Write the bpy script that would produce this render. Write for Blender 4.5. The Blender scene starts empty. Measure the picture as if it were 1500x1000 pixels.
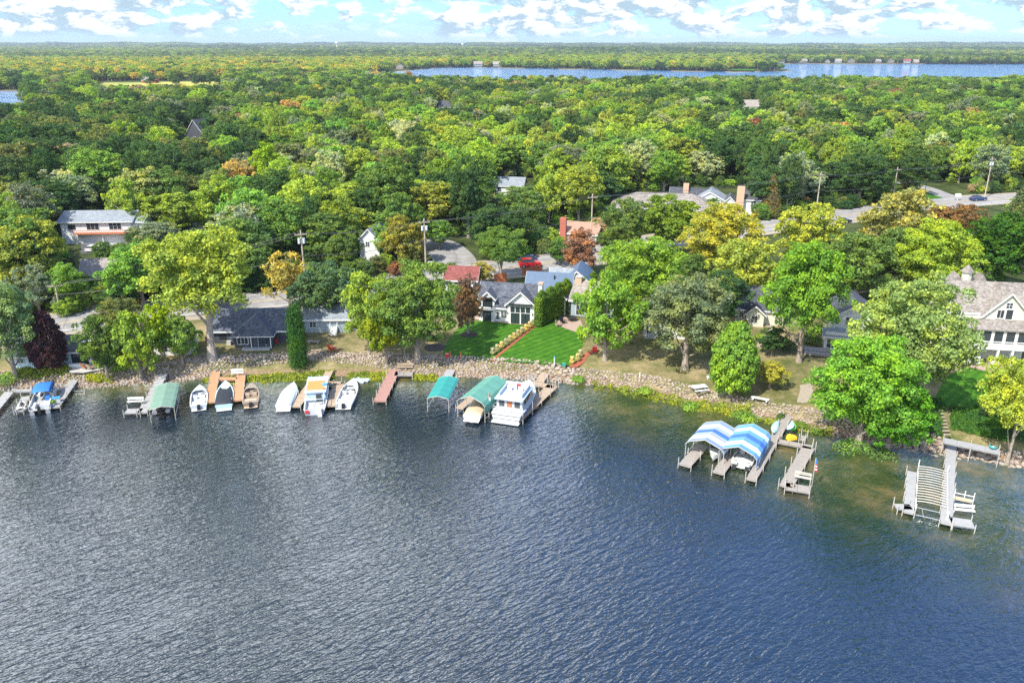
import bpy, bmesh, math, random
import numpy as np
from mathutils import Vector, Matrix
random.seed(7); rng = np.random.default_rng(7)
R = math.radians
scene = bpy.context.scene
COL = scene.collection
# ------------------------------------------------------------ camera, sky, sun, exposure
CAMH, PITCH, FPX = 48.0, R(20.4), 1167.0
cd = bpy.data.cameras.new('camera'); cam = bpy.data.objects.new('camera', cd); COL.objects.link(cam)
cam.location = (0, 0, CAMH); cam.rotation_euler = (R(90) - PITCH, 0, 0)
cd.sensor_width = 36; cd.lens = FPX / 1500 * 36; cd.clip_start = .5; cd.clip_end = 40000
scene.camera = cam
SUN_EL, SUN_AZ = R(50), math.atan2(-.66, -.75)          # azimuth measured from +y towards +x
w = bpy.data.worlds.new("World"); scene.world = w; w.use_nodes = True
wn, wl = w.node_tree.nodes, w.node_tree.links; wn.clear()
def N(nodes, t, **kw):
    n = nodes.new(t)
    for k, v in kw.items():
        if k == 'inp':
            for a, b in v.items(): n.inputs[a].default_value = b
        else: setattr(n, k, v)
    return n
def build_world():
    out = N(wn, 'ShaderNodeOutputWorld'); sky = N(wn, 'ShaderNodeTexSky'); sky.sky_type = 'NISHITA'; sky.sun_disc = False
    sky.sun_elevation = SUN_EL; sky.sun_rotation = SUN_AZ; sky.air_density = 1.15; sky.dust_density = .3; sky.ozone_density = 2.6
    bs = N(wn, 'ShaderNodeBackground', inp={1: .13}); tn = N(wn, 'ShaderNodeMix', data_type='RGBA', blend_type='MULTIPLY', inp={0: 1., 7: (.40, .66, 1.05, 1)}); wl.new(sky.outputs[0], tn.inputs[6]); wl.new(tn.outputs[2], bs.inputs[0])
    tc = N(wn, 'ShaderNodeTexCoord'); sep = N(wn, 'ShaderNodeSeparateXYZ'); wl.new(tc.outputs['Generated'], sep.inputs[0])
    def math_(op, a, b=None, c=None):
        m = N(wn, 'ShaderNodeMath', operation=op)
        for i, v in enumerate((a, b, c)):
            if v is None: continue
            if isinstance(v, (int, float)): m.inputs[i].default_value = v
            else: wl.new(v, m.inputs[i])
        return m.outputs[0]
    def ramp(v, lo, hi):
        m = N(wn, 'ShaderNodeMapRange', interpolation_type='SMOOTHSTEP'); wl.new(v, m.inputs[0]); m.inputs[1].default_value = lo; m.inputs[2].default_value = hi
        return m.outputs[0]
    def noise(vec, scale, detail=8, rough=.55, dist=0.):
        n = N(wn, 'ShaderNodeTexNoise', inp={'Scale': scale, 'Detail': detail, 'Roughness': rough, 'Distortion': dist}); wl.new(vec, n.inputs['Vector']); return n.outputs[0]
    def vec(x, y, z):
        c = N(wn, 'ShaderNodeCombineXYZ')
        for i, v in enumerate((x, y, z)):
            if isinstance(v, (int, float)): c.inputs[i].default_value = v
            else: wl.new(v, c.inputs[i])
        return c.outputs[0]
    X, Y, Z = sep.outputs
    # low cumulus towards the horizon
    v1 = vec(math_('MULTIPLY', X, 11.), math_('MULTIPLY', Y, 11.), math_('MULTIPLY', Z, 27.))
    v1s = vec(math_('MULTIPLY_ADD', X, 11., .10), math_('MULTIPLY', Y, 11.), math_('MULTIPLY_ADD', Z, 27., .14))
    n1 = noise(v1, 1.9, 9, .6, .2); n1s = noise(v1s, 1.9, 9, .6, .2)
    big = math_('MULTIPLY_ADD', math_('SUBTRACT', Z, .015), 3.2, noise(v1, .42, 2, .5))
    cov = math_('ADD', n1, math_('MULTIPLY', math_('SUBTRACT', big, .5), .55))
    m1 = ramp(cov, .425, .525)
    m1 = math_('MULTIPLY', m1, ramp(Z, .004, .013))
    shade = ramp(math_('SUBTRACT', n1, n1s), -.05, .04)
    veil = math_('MULTIPLY', ramp(noise(vec(math_('MULTIPLY', X, 3.), math_('MULTIPLY', Y, 3.), math_('MULTIPLY', Z, 40.)), 1.6, 6, .6), .45, .75), .55)
    # high layers overhead, thicker to the left
    zz = math_('ADD', math_('MAXIMUM', Z, 0.), .22)
    v2 = vec(math_('DIVIDE', X, zz), math_('DIVIDE', Y, zz), 3.7)
    n2 = noise(v2, .95, 7, .55, .3)
    azb = math_('MULTIPLY', X, -.34)
    m2 = ramp(math_('ADD', n2, azb), .40, .60)
    hi = ramp(Z, .12, .30)
    m2 = math_('MULTIPLY', m2, hi)
    m1 = math_('MULTIPLY', m1, math_('SUBTRACT', 1., math_('MULTIPLY', hi, .9))); wl.new(math_('MULTIPLY_ADD', hi, .07, .13), bs.inputs[1])
    m = math_('MAXIMUM', math_('MAXIMUM', m1, m2), math_('MULTIPLY', veil, math_('SUBTRACT', 1., hi)))
    cc = N(wn, 'ShaderNodeMix', data_type='RGBA'); wl.new(shade, cc.inputs[0]); cc.inputs[6].default_value = (.30, .41, .49, 1); cc.inputs[7].default_value = (.66, .69, .70, 1)
    cc2 = N(wn, 'ShaderNodeMix', data_type='RGBA'); wl.new(hi, cc2.inputs[0]); wl.new(cc.outputs[2], cc2.inputs[6]); hc = N(wn, 'ShaderNodeMix', data_type='RGBA', inp={6: (1.95, 2.08, 2.2, 1), 7: (.26, .30, .36, 1)}); wl.new(ramp(Z, .44, .70), hc.inputs[0]); wl.new(hc.outputs[2], cc2.inputs[7])
    bc = N(wn, 'ShaderNodeBackground', inp={1: .95}); wl.new(cc2.outputs[2], bc.inputs[0])
    mx = N(wn, 'ShaderNodeMixShader'); wl.new(m, mx.inputs[0]); wl.new(bs.outputs[0], mx.inputs[1]); wl.new(bc.outputs[0], mx.inputs[2]); wl.new(mx.outputs[0], out.inputs[0])
build_world()
sl = bpy.data.lights.new('sun', 'SUN'); sl.energy = 4.4; sl.angle = R(.6); sl.color = (1, .95, .86)
sun = bpy.data.objects.new('sun', sl); COL.objects.link(sun)
sd = Vector((math.sin(SUN_AZ) * math.cos(SUN_EL), math.cos(SUN_AZ) * math.cos(SUN_EL), math.sin(SUN_EL)))
sun.rotation_euler = (-sd).to_track_quat('-Z', 'Y').to_euler()
vs = scene.view_settings; vs.view_transform = 'Standard'; vs.look = 'None'; vs.exposure = .82; vs.gamma = 1
scene.render.engine = 'CYCLES'; cy = scene.cycles; cy.max_bounces = 5; cy.diffuse_bounces = 3; cy.glossy_bounces = 3; cy.transmission_bounces = 3; cy.transparent_max_bounces = 6
cy.caustics_reflective = False; cy.caustics_refractive = False; cy.use_denoising = False
w.cycles.sampling_method = 'MANUAL'; w.cycles.sample_map_resolution = 512
# ------------------------------------------------------------ a point of the photograph (1500 x 1000) to the world, and back
CP, SP = math.cos(PITCH), math.sin(PITCH)
ZL = 1.5                                                 # height of the land near the shore
def G(px, py, z=ZL):
    dx, dy = (px - 750) / FPX, (500 - py) / FPX
    d = (dx, CP + dy * SP, -SP + dy * CP); t = (z - CAMH) / d[2]
    return Vector((d[0] * t, d[1] * t, z))
def depth(p): return p[1] * CP + (CAMH - p[2]) * SP
def mpp(px, py, z=ZL): return depth(G(px, py, z)) / FPX
def PX(x, y, z):
    dep = y * CP + (CAMH - z) * SP; up = y * SP - (CAMH - z) * CP
    return 750 + FPX * x / dep, 500 - FPX * up / dep
# ------------------------------------------------------------ materials
MATS = {}
def pmat(name, col, rough=.6, var=.0, vscale=2., bump=0., bscale=8., metal=0., spec=.5, fn=None):
    if name in MATS: return MATS[name]
    m = bpy.data.materials.new(name); m.use_nodes = True; nt = m.node_tree; b = nt.nodes['Principled BSDF']
    b.inputs['Base Color'].default_value = (*col, 1); b.inputs['Roughness'].default_value = rough
    b.inputs['Metallic'].default_value = metal; b.inputs['Specular IOR Level'].default_value = spec
    tc = nt.nodes.new('ShaderNodeTexCoord')
    if var:
        n = N(nt.nodes, 'ShaderNodeTexNoise', inp={'Scale': vscale, 'Detail': 5, 'Roughness': .65}); nt.links.new(tc.outputs['Object'], n.inputs['Vector'])
        mr = N(nt.nodes, 'ShaderNodeMapRange', inp={1: .3, 2: .7, 3: 1 - var, 4: 1 + var}); nt.links.new(n.outputs[0], mr.inputs[0])
        hv = N(nt.nodes, 'ShaderNodeHueSaturation', inp={'Color': (*col, 1)}); nt.links.new(mr.outputs[0], hv.inputs['Value']); nt.links.new(hv.outputs[0], b.inputs['Base Color'])
    if bump:
        n = N(nt.nodes, 'ShaderNodeTexNoise', inp={'Scale': bscale, 'Detail': 4}); nt.links.new(tc.outputs['Object'], n.inputs['Vector'])
        bp = N(nt.nodes, 'ShaderNodeBump', inp={'Strength': bump, 'Distance': .1}); nt.links.new(n.outputs[0], bp.inputs['Height']); nt.links.new(bp.outputs[0], b.inputs['Normal'])
    if fn: fn(nt, b, tc)
    MATS[name] = m; return m
def ramp_node(nt, stops, interp='LINEAR'):
    r = nt.nodes.new('ShaderNodeValToRGB'); r.color_ramp.interpolation = interp; e = r.color_ramp.elements
    while len(e) < len(stops): e.new(.5)
    for i, (p, c) in enumerate(stops): e[i].position = p; e[i].color = (*c, 1)
    return r
def shingle(name, c1, c2, sc=1.):
    def fn(nt, b, tc):
        # courses of shingles follow the height of the slope, tabs by cell noise
        mp = N(nt.nodes, 'ShaderNodeMapping', inp={'Scale': (3. * sc, 3. * sc, 7. * sc)}); nt.links.new(tc.outputs['Object'], mp.inputs[0])
        v = N(nt.nodes, 'ShaderNodeTexVoronoi', inp={'Scale': 1.}); nt.links.new(mp.outputs[0], v.inputs['Vector'])
        n = N(nt.nodes, 'ShaderNodeTexNoise', inp={'Scale': .5, 'Detail': 4}); nt.links.new(tc.outputs['Object'], n.inputs['Vector'])
        s = N(nt.nodes, 'ShaderNodeSeparateColor'); nt.links.new(v.outputs['Color'], s.inputs[0])
        a = N(nt.nodes, 'ShaderNodeMath', operation='ADD'); nt.links.new(s.outputs[0], a.inputs[0]); nt.links.new(n.outputs[0], a.inputs[1])
        r = ramp_node(nt, [(.35, tuple(v * .75 for v in c1)), (1., tuple(v * .8 for v in c2))]); h = N(nt.nodes, 'ShaderNodeMath', operation='MULTIPLY', inp={1: .66}); nt.links.new(a.outputs[0], h.inputs[0])
        nt.links.new(h.outputs[0], r.inputs[0]); nt.links.new(r.outputs[0], b.inputs['Base Color'])
    return pmat(name, c1, .85, fn=fn)
def siding(name, c, step=5.):
    def fn(nt, b, tc):
        wv = N(nt.nodes, 'ShaderNodeTexWave', wave_type='BANDS', bands_direction='Z', wave_profile='SAW', inp={'Scale': step}); nt.links.new(tc.outputs['Object'], wv.inputs['Vector'])
        bp = N(nt.nodes, 'ShaderNodeBump', inp={'Strength': .35, 'Distance': .03}); nt.links.new(wv.outputs[0], bp.inputs['Height']); nt.links.new(bp.outputs[0], b.inputs['Normal'])
    return pmat(name, c, .65, var=.05, vscale=.7, fn=fn)
M_white = siding('white_siding', (.68, .68, .66)); M_trim = pmat('white_trim', (.66, .66, .64), .5)
M_black = pmat('black_paint', (.015, .015, .017), .4); M_char = siding('charcoal_siding', (.06, .065, .08))
M_slate = shingle('slate_shingle', (.05, .06, .085), (.15, .165, .20)); M_grayroof = shingle('grey_roof', (.22, .25, .28), (.34, .38, .42))
M_blueroof = pmat('standing_seam', (.10, .15, .23), .35, metal=.3, var=.1); M_brownroof = shingle('brown_shingle', (.20, .175, .155), (.38, .34, .305))
M_darkroof = shingle('dark_shingle', (.045, .05, .065), (.11, .12, .14)); M_redroof = shingle('red_shingle', (.20, .05, .045), (.32, .10, .085))
M_tanroof = shingle('tan_shingle', (.28, .24, .21), (.42, .38, .34))
M_cream = siding('cream_siding', (.62, .62, .5)); M_lblue = siding('pale_blue_siding', (.55, .68, .74)); M_gray = siding('grey_siding', (.3, .36, .4))
M_brick = pmat('tan_brick', (.5, .33, .22), .8, var=.15, vscale=6); M_rbrick = pmat('red_brick', (.4, .12, .08), .8, var=.2, vscale=6)
M_glass = pmat('window_glass', (.03, .04, .05), .06, spec=1.); M_paver = pmat('patio_pavers', (.38, .28, .225), .8, var=.18, vscale=3)
M_conc = pmat('concrete', (.40, .40, .385), .8, var=.1, vscale=.6); M_asph = pmat('asphalt', (.085, .09, .10), .85, var=.12, vscale=.8)
M_wood = pmat('grey_deck_wood', (.29, .26, .235), .75, var=.18, vscale=3); M_cedar = pmat('cedar_deck_wood', (.48, .25, .13), .7, var=.15, vscale=3)
M_redwood = pmat('red_brown_deck_wood', (.36, .20, .17), .7, var=.15, vscale=3); M_pale = pmat('pale_dock_panel', (.33, .33, .33), .6, var=.1, vscale=2)
M_tan = pmat('tan_dock_wood', (.38, .29, .21), .7, var=.15, vscale=3); M_post = pmat('pale_post', (.46, .43, .38), .5, var=.1)
M_gel = pmat('white_gelcoat', (.52, .54, .55), .25); M_offw = pmat('off_white_vinyl', (.66, .66, .62), .45); M_bluegel = pmat('pale_blue_gelcoat', (.42, .6, .66), .3)
M_silver = pmat('silver_gelcoat', (.52, .56, .6), .3); M_alu = pmat('aluminium', (.6, .62, .64), .35, metal=.7)
M_bluecv = pmat('blue_canvas', (.03, .17, .5), .7, var=.08); M_lbluecv = pmat('pale_blue_canvas', (.45, .58, .74), .7, var=.06); M_tancv = pmat('tan_canvas', (.52, .4, .28), .75, var=.06)
M_blackcv = pmat('black_canvas', (.02, .025, .035), .7, var=.1); M_greencv = pmat('green_canvas', (.10, .28, .22), .7, var=.08); M_greencv2 = pmat('dull_green_canvas', (.16, .27, .21), .75, var=.1)
M_teal = pmat('teal_canvas', (.03, .27, .25), .7, var=.08); M_orange = pmat('orange_mat', (.75, .27, .08), .6, var=.1); M_red = pmat('red_paint', (.6, .03, .03), .4)
M_yellow = pmat('yellow_plastic', (.8, .5, .03), .45); M_lime = pmat('lime_plastic', (.12, .62, .06), .5); M_bluep = pmat('blue_plastic', (.05, .3, .7), .4)
M_cyan = pmat('light_blue_board', (.4, .62, .72), .35); M_tyre = pmat('rubber', (.02, .02, .02), .8); M_dark = pmat('dark_metal', (.05, .05, .055), .45, metal=.5)
M_pole = pmat('weathered_pole_wood', (.42, .34, .27), .85, var=.15, vscale=4); M_wire = pmat('power_wire', (.12, .12, .12), .5, metal=.4)
M_cedarf = pmat('cedar_fence_wood', (.42, .14, .06), .75, var=.2, vscale=3); M_mulch = pmat('red_mulch', (.34, .09, .045), .95, var=.3, vscale=8, bump=.5)
M_mulchd = pmat('dark_mulch', (.035, .028, .025), .95, var=.3, vscale=8); M_sand = pmat('sand_path', (.33, .28, .21), .9, var=.12, vscale=2)
M_line = pmat('road_paint', (.7, .7, .66), .6); M_yline = pmat('yellow_road_paint', (.6, .42, .08), .6)
# ------------------------------------------------------------ mesh building
class MB:
    def __init__(s): s.v = []; s.f = []
    def add(s, vs, fs):
        o = len(s.v); s.v += [tuple(v) for v in vs]; s.f += [tuple(i + o for i in f) for f in fs]; return s
    def box(s, x, y, z, w, d, h, rz=0, taper=1.):
        c, sn = math.cos(rz), math.sin(rz); p = []
        for k, t in ((0, 1), (1, taper)):
            for i, j in ((-1, -1), (1, -1), (1, 1), (-1, 1)):
                a, b = i * w / 2 * t, j * d / 2 * t; p.append((x + a * c - b * sn, y + a * sn + b * c, z + k * h))
        return s.add(p, [(0, 3, 2, 1), (4, 5, 6, 7), (0, 1, 5, 4), (1, 2, 6, 5), (2, 3, 7, 6), (3, 0, 4, 7)])
    def bar(s, a, b, r, r2=None, n=6):
        a, b = Vector(a), Vector(b); r2 = r if r2 is None else r2; d = (b - a)
        if d.length < 1e-6: return s
        q = d.normalized().to_track_quat('Z', 'Y'); p = []
        for c, rr in ((a, r), (b, r2)):
            for i in range(n):
                t = 2 * math.pi * i / n + .3; p.append(c + q @ Vector((rr * math.cos(t), rr * math.sin(t), 0)))
        return s.add(p, [(i, (i + 1) % n, n + (i + 1) % n, n + i) for i in range(n)] + [tuple(range(n))[::-1], tuple(range(n, 2 * n))])
    def prism(s, poly, axis, a, b):     # poly: 2D outline extruded along axis from a to b
        def P(u, v, t): return {'x': (t, u, v), 'y': (u, t, v), 'z': (u, v, t)}[axis]
        n = len(poly); p = [P(u, v, a) for u, v in poly] + [P(u, v, b) for u, v in poly]
        return s.add(p, [tuple(range(n))[::-1], tuple(range(n, 2 * n))] + [(i, (i + 1) % n, n + (i + 1) % n, n + i) for i in range(n)])
    def loft(s, rings, closed=False, caps=True):
        n = len(rings[0]); p = [q for r in rings for q in r]; f = []
        for k in range(len(rings) - 1):
            for i in range(n if closed else n - 1):
                j = (i + 1) % n; f.append((k * n + i, k * n + j, (k + 1) * n + j, (k + 1) * n + i))
        if caps and closed: f += [tuple(range(n))[::-1], tuple((len(rings) - 1) * n + i for i in range(n))]
        return s.add(p, f)
    def ball(s, x, y, z, rx, ry, rz, n=8, m=6):
        rings = []
        for k in range(m + 1):
            a = -math.pi / 2 + math.pi * k / m; c = max(math.cos(a), .02)
            rings.append([(x + rx * c * math.cos(2 * math.pi * i / n), y + ry * c * math.sin(2 * math.pi * i / n), z + rz * math.sin(a)) for i in range(n)])
        return s.loft(rings, True)
    def build(s, name, mat, parent=None, smooth=False):
        me = bpy.data.meshes.new(name); me.from_pydata(s.v, [], s.f); me.validate()
        bm = bmesh.new(); bm.from_mesh(me); bmesh.ops.recalc_face_normals(bm, faces=bm.faces); bm.to_mesh(me); bm.free()
        me.materials.append(mat)
        if smooth: me.polygons.foreach_set('use_smooth', [True] * len(me.polygons))
        o = bpy.data.objects.new(name, me); COL.objects.link(o)
        if parent: o.parent = parent
        return o
def B(*a, **k): return MB().box(*a, **k)
def tag(o, label=None, cat=None, group=None, kind=None):
    for k, v in (('label', label), ('category', cat), ('group', group), ('kind', kind)):
        if v: o[k] = v
    return o
def thing(name, loc, rz=0, label=None, cat=None, group=None):
    o = bpy.data.objects.new(name, None); o.empty_display_size = .3; COL.objects.link(o); o.location = loc; o.rotation_euler = (0, 0, rz)
    return tag(o, label, cat, group)
def line_frame(p0, p1):                 # centre, heading (local +y runs from p0 to p1), length
    d = Vector(p1) - Vector(p0); return (Vector(p0) + Vector(p1)) / 2, math.atan2(-d.x, d.y), math.hypot(d.x, d.y)
def dupt(root, loc, rz, label=None, group=None, scale=None):
    c = root.copy(); COL.objects.link(c); c.location = loc; c.rotation_euler = (0, 0, rz)
    if scale: c.scale = scale
    if label: c['label'] = label
    if group: c['group'] = group
    for ch in root.children:
        k = ch.copy(); COL.objects.link(k); k.parent = c
        for g in ch.children: h = g.copy(); COL.objects.link(h); h.parent = k
    return c
# ------------------------------------------------------------ terrain
SHORE_PX = [(-60, 574), (0, 569), (60, 569), (120, 568), (170, 564), (215, 561), (250, 557), (300, 556), (360, 554), (450, 552), (520, 551), (600, 553), (700, 553), (760, 554), (800, 557), (850, 561), (900, 567), (960, 580), (1000, 590), (1060, 601), (1120, 613), (1180, 627), (1240, 641), (1300, 651), (1345, 657), (1400, 664), (1450, 672), (1500, 682), (1580, 696)]
SH = np.array([G(x, y, 0)[:2] for x, y in SHORE_PX]); SHX = np.concatenate([[-9000], SH[:, 0], [9000]]); SHY = np.concatenate([[SH[0, 1] - 3], SH[:, 1], [SH[-1, 1] - 12]])
def sstep(a, b, x): t = np.clip((x - a) / (b - a), 0, 1); return t * t * (3 - 2 * t)
def poly_sd(px, py, poly):              # signed distance to a polygon, negative inside
    P = np.array(poly); d = np.full(px.shape, 1e9); ins = np.zeros(px.shape, bool); n = len(P)
    for i in range(n):
        a, b = P[i], P[(i + 1) % n]; e = b - a; L = (e ** 2).sum() + 1e-9
        t = np.clip(((px - a[0]) * e[0] + (py - a[1]) * e[1]) / L, 0, 1)
        d = np.minimum(d, np.hypot(px - a[0] - t * e[0], py - a[1] - t * e[1]))
        with np.errstate(divide='ignore', invalid='ignore'):
            c = ((a[1] > py) != (b[1] > py)) & (px < (b[0] - a[0]) * (py - a[1]) / (b[1] - a[1] + 1e-12) + a[0])
        ins ^= c
    return np.where(ins, -d, d)
def GP(pts, z=0): return [tuple(G(x, y, z)[:2]) for x, y in pts]
FARLAKE = GP([(556, 108), (640, 99.8), (700, 99.3), (800, 101), (900, 102.8), (1000, 104.6), (1080, 106), (1150, 105.3), (1165, 104), (1140, 100), (1105, 96.5), (1110, 94), (1180, 93.5), (1300, 94), (1400, 94.5), (1500, 94.5), (1700, 94.5)]) + [(1500, 1150), (700, 960), (300, 915), (100, 905), (-60, 940), (-160, 1050)]
LAGOON = GP([(622, 90), (660, 91.5), (722, 92), (735, 89.5), (700, 88), (650, 87.5), (628, 87.5)])
POND = GP([(-80, 134), (20, 133.5), (48, 137), (42, 147), (20, 156), (-80, 158)])
MARSH = GP([(135, 125.5), (150, 121), (330, 119), (335, 124), (300, 127), (160, 128)])
def hnoise(x, y):
    return (np.sin(x * .0021 + 1.3) * np.cos(y * .0017 + .4) + .6 * np.sin(x * .0053 - y * .0041 + 2.) + .35 * np.sin(x * .011 + y * .009)) / 1.95
def ground_z(x, y):
    x = np.asarray(x, float); y = np.asarray(y, float)
    s = y - np.interp(x, SHX, SHY)
    z = np.where(s < 0, np.maximum(s * .22, -4.) - .02, sstep(0, 4.2, s) * ZL)
    hill = 1.5 + 1.5 * hnoise(x * 3, y * 3)
    z = z + sstep(300, 480, y) * (hill - 1.5) * .5
    far = sstep(2300, 5200, y) * 26 + sstep(5500, 10500, y) * 46
    z = z + far * (.55 + .45 * hnoise(x * .7, y * .8))
    d = np.minimum(np.minimum(poly_sd(x, y, FARLAKE), poly_sd(x, y, LAGOON)), poly_sd(x, y, POND))
    k = sstep(-12, 14, d); z = np.where(y > 300, z * k - 3 * (1 - k) + .35 * k, z)
    return z
def gz(x, y): return float(ground_z(np.array([x]), np.array([y]))[0])
def far_site(px, back=12.):               # the first dry spot behind the far lake along one sight line
    best = None
    for y in range(1300, 3200, 4):
        x = (px - 750) / FPX * (y * CP + CAMH * SP); d = float(poly_sd(np.array([x]), np.array([float(y)]), FARLAKE)[0])
        if d < 0: best = y
    y = (best or 2200) + 4
    while True:
        x = (px - 750) / FPX * (y * CP + CAMH * SP)
        if float(poly_sd(np.array([x]), np.array([float(y)]), FARLAKE)[0]) > back: return x, float(y)
        y += 4
def axis(fine_lo, fine_hi, step, lo, hi, g):
    a = list(np.arange(fine_lo, fine_hi + .01, step)); s = step
    while a[-1] < hi: s *= g; a.append(a[-1] + s)
    s = step
    while a[0] > lo: s *= g; a.insert(0, a[0] - s)
    return np.array(a)
def grid_mesh(name, xs, ys, zf, mat):
    X, Y = np.meshgrid(xs, ys); Z = zf(X, Y); nx, ny = len(xs), len(ys)
    co = np.stack([X, Y, Z], -1).reshape(-1, 3).astype(np.float32)
    i = np.arange(nx - 1)[None, :] + np.arange(ny - 1)[:, None] * nx; q = np.stack([i, i + 1, i + 1 + nx, i + nx], -1).reshape(-1, 4)
    me = bpy.data.meshes.new(name); me.vertices.add(len(co)); me.vertices.foreach_set('co', co.ravel()); me.loops.add(q.size); me.loops.foreach_set('vertex_index', q.ravel().astype(np.int32))
    me.polygons.add(len(q)); me.polygons.foreach_set('loop_start', np.arange(len(q), dtype=np.int32) * 4); me.polygons.foreach_set('loop_total', np.full(len(q), 4, np.int32))
    me.update(calc_edges=True); me.polygons.foreach_set('use_smooth', [True] * len(q)); me.materials.append(mat)
    o = bpy.data.objects.new(name, me); COL.objects.link(o); return o
def ground_fn(nt, b, tc):
    # dry lawn near the shore, sandy strip at the water, forest floor further inland
    L = nt.links; g = N(nt.nodes, 'ShaderNodeNewGeometry'); sp = N(nt.nodes, 'ShaderNodeSeparateXYZ'); L.new(g.outputs['Position'], sp.inputs[0])
    n = N(nt.nodes, 'ShaderNodeTexNoise', inp={'Scale': .16, 'Detail': 9, 'Roughness': .72}); L.new(g.outputs['Position'], n.inputs['Vector'])
    r = ramp_node(nt, [(.36, (.075, .10, .025)), (.48, (.17, .155, .065)), (.62, (.30, .24, .13))]); L.new(n.outputs[0], r.inputs[0])
    n2 = N(nt.nodes, 'ShaderNodeTexNoise', inp={'Scale': 3.2, 'Detail': 6, 'Roughness': .75}); L.new(g.outputs['Position'], n2.inputs['Vector'])
    mr = N(nt.nodes, 'ShaderNodeMapRange', inp={1: .3, 2: .7, 3: .62, 4: 1.35}); L.new(n2.outputs[0], mr.inputs[0])
    hv = N(nt.nodes, 'ShaderNodeHueSaturation'); L.new(r.outputs[0], hv.inputs['Color']); L.new(mr.outputs[0], hv.inputs['Value'])
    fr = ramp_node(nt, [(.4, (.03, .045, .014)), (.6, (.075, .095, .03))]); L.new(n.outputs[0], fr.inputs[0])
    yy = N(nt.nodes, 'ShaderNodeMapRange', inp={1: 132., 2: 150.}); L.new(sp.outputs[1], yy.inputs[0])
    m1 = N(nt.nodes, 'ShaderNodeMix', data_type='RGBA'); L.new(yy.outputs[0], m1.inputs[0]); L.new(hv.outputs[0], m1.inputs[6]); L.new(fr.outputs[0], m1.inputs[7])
    zz = N(nt.nodes, 'ShaderNodeMapRange', inp={1: .35, 2: .75}); L.new(sp.outputs[2], zz.inputs[0])
    sr = ramp_node(nt, [(.35, (.13, .085, .05)), (.65, (.33, .24, .15))]); L.new(n2.outputs[0], sr.inputs[0])
    m2 = N(nt.nodes, 'ShaderNodeMix', data_type='RGBA'); L.new(zz.outputs[0], m2.inputs[0]); L.new(sr.outputs[0], m2.inputs[6]); L.new(m1.outputs[2], m2.inputs[7])
    L.new(m2.outputs[2], b.inputs['Base Color'])
    bp = N(nt.nodes, 'ShaderNodeBump', inp={'Strength': .5, 'Distance': .12}); L.new(n2.outputs[0], bp.inputs['Height']); L.new(bp.outputs[0], b.inputs['Normal'])
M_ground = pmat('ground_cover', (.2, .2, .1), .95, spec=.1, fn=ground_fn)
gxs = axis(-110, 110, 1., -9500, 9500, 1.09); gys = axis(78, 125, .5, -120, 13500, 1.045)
ground = grid_mesh('ground', gxs, gys, ground_z, M_ground); tag(ground, kind='structure')
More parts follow.
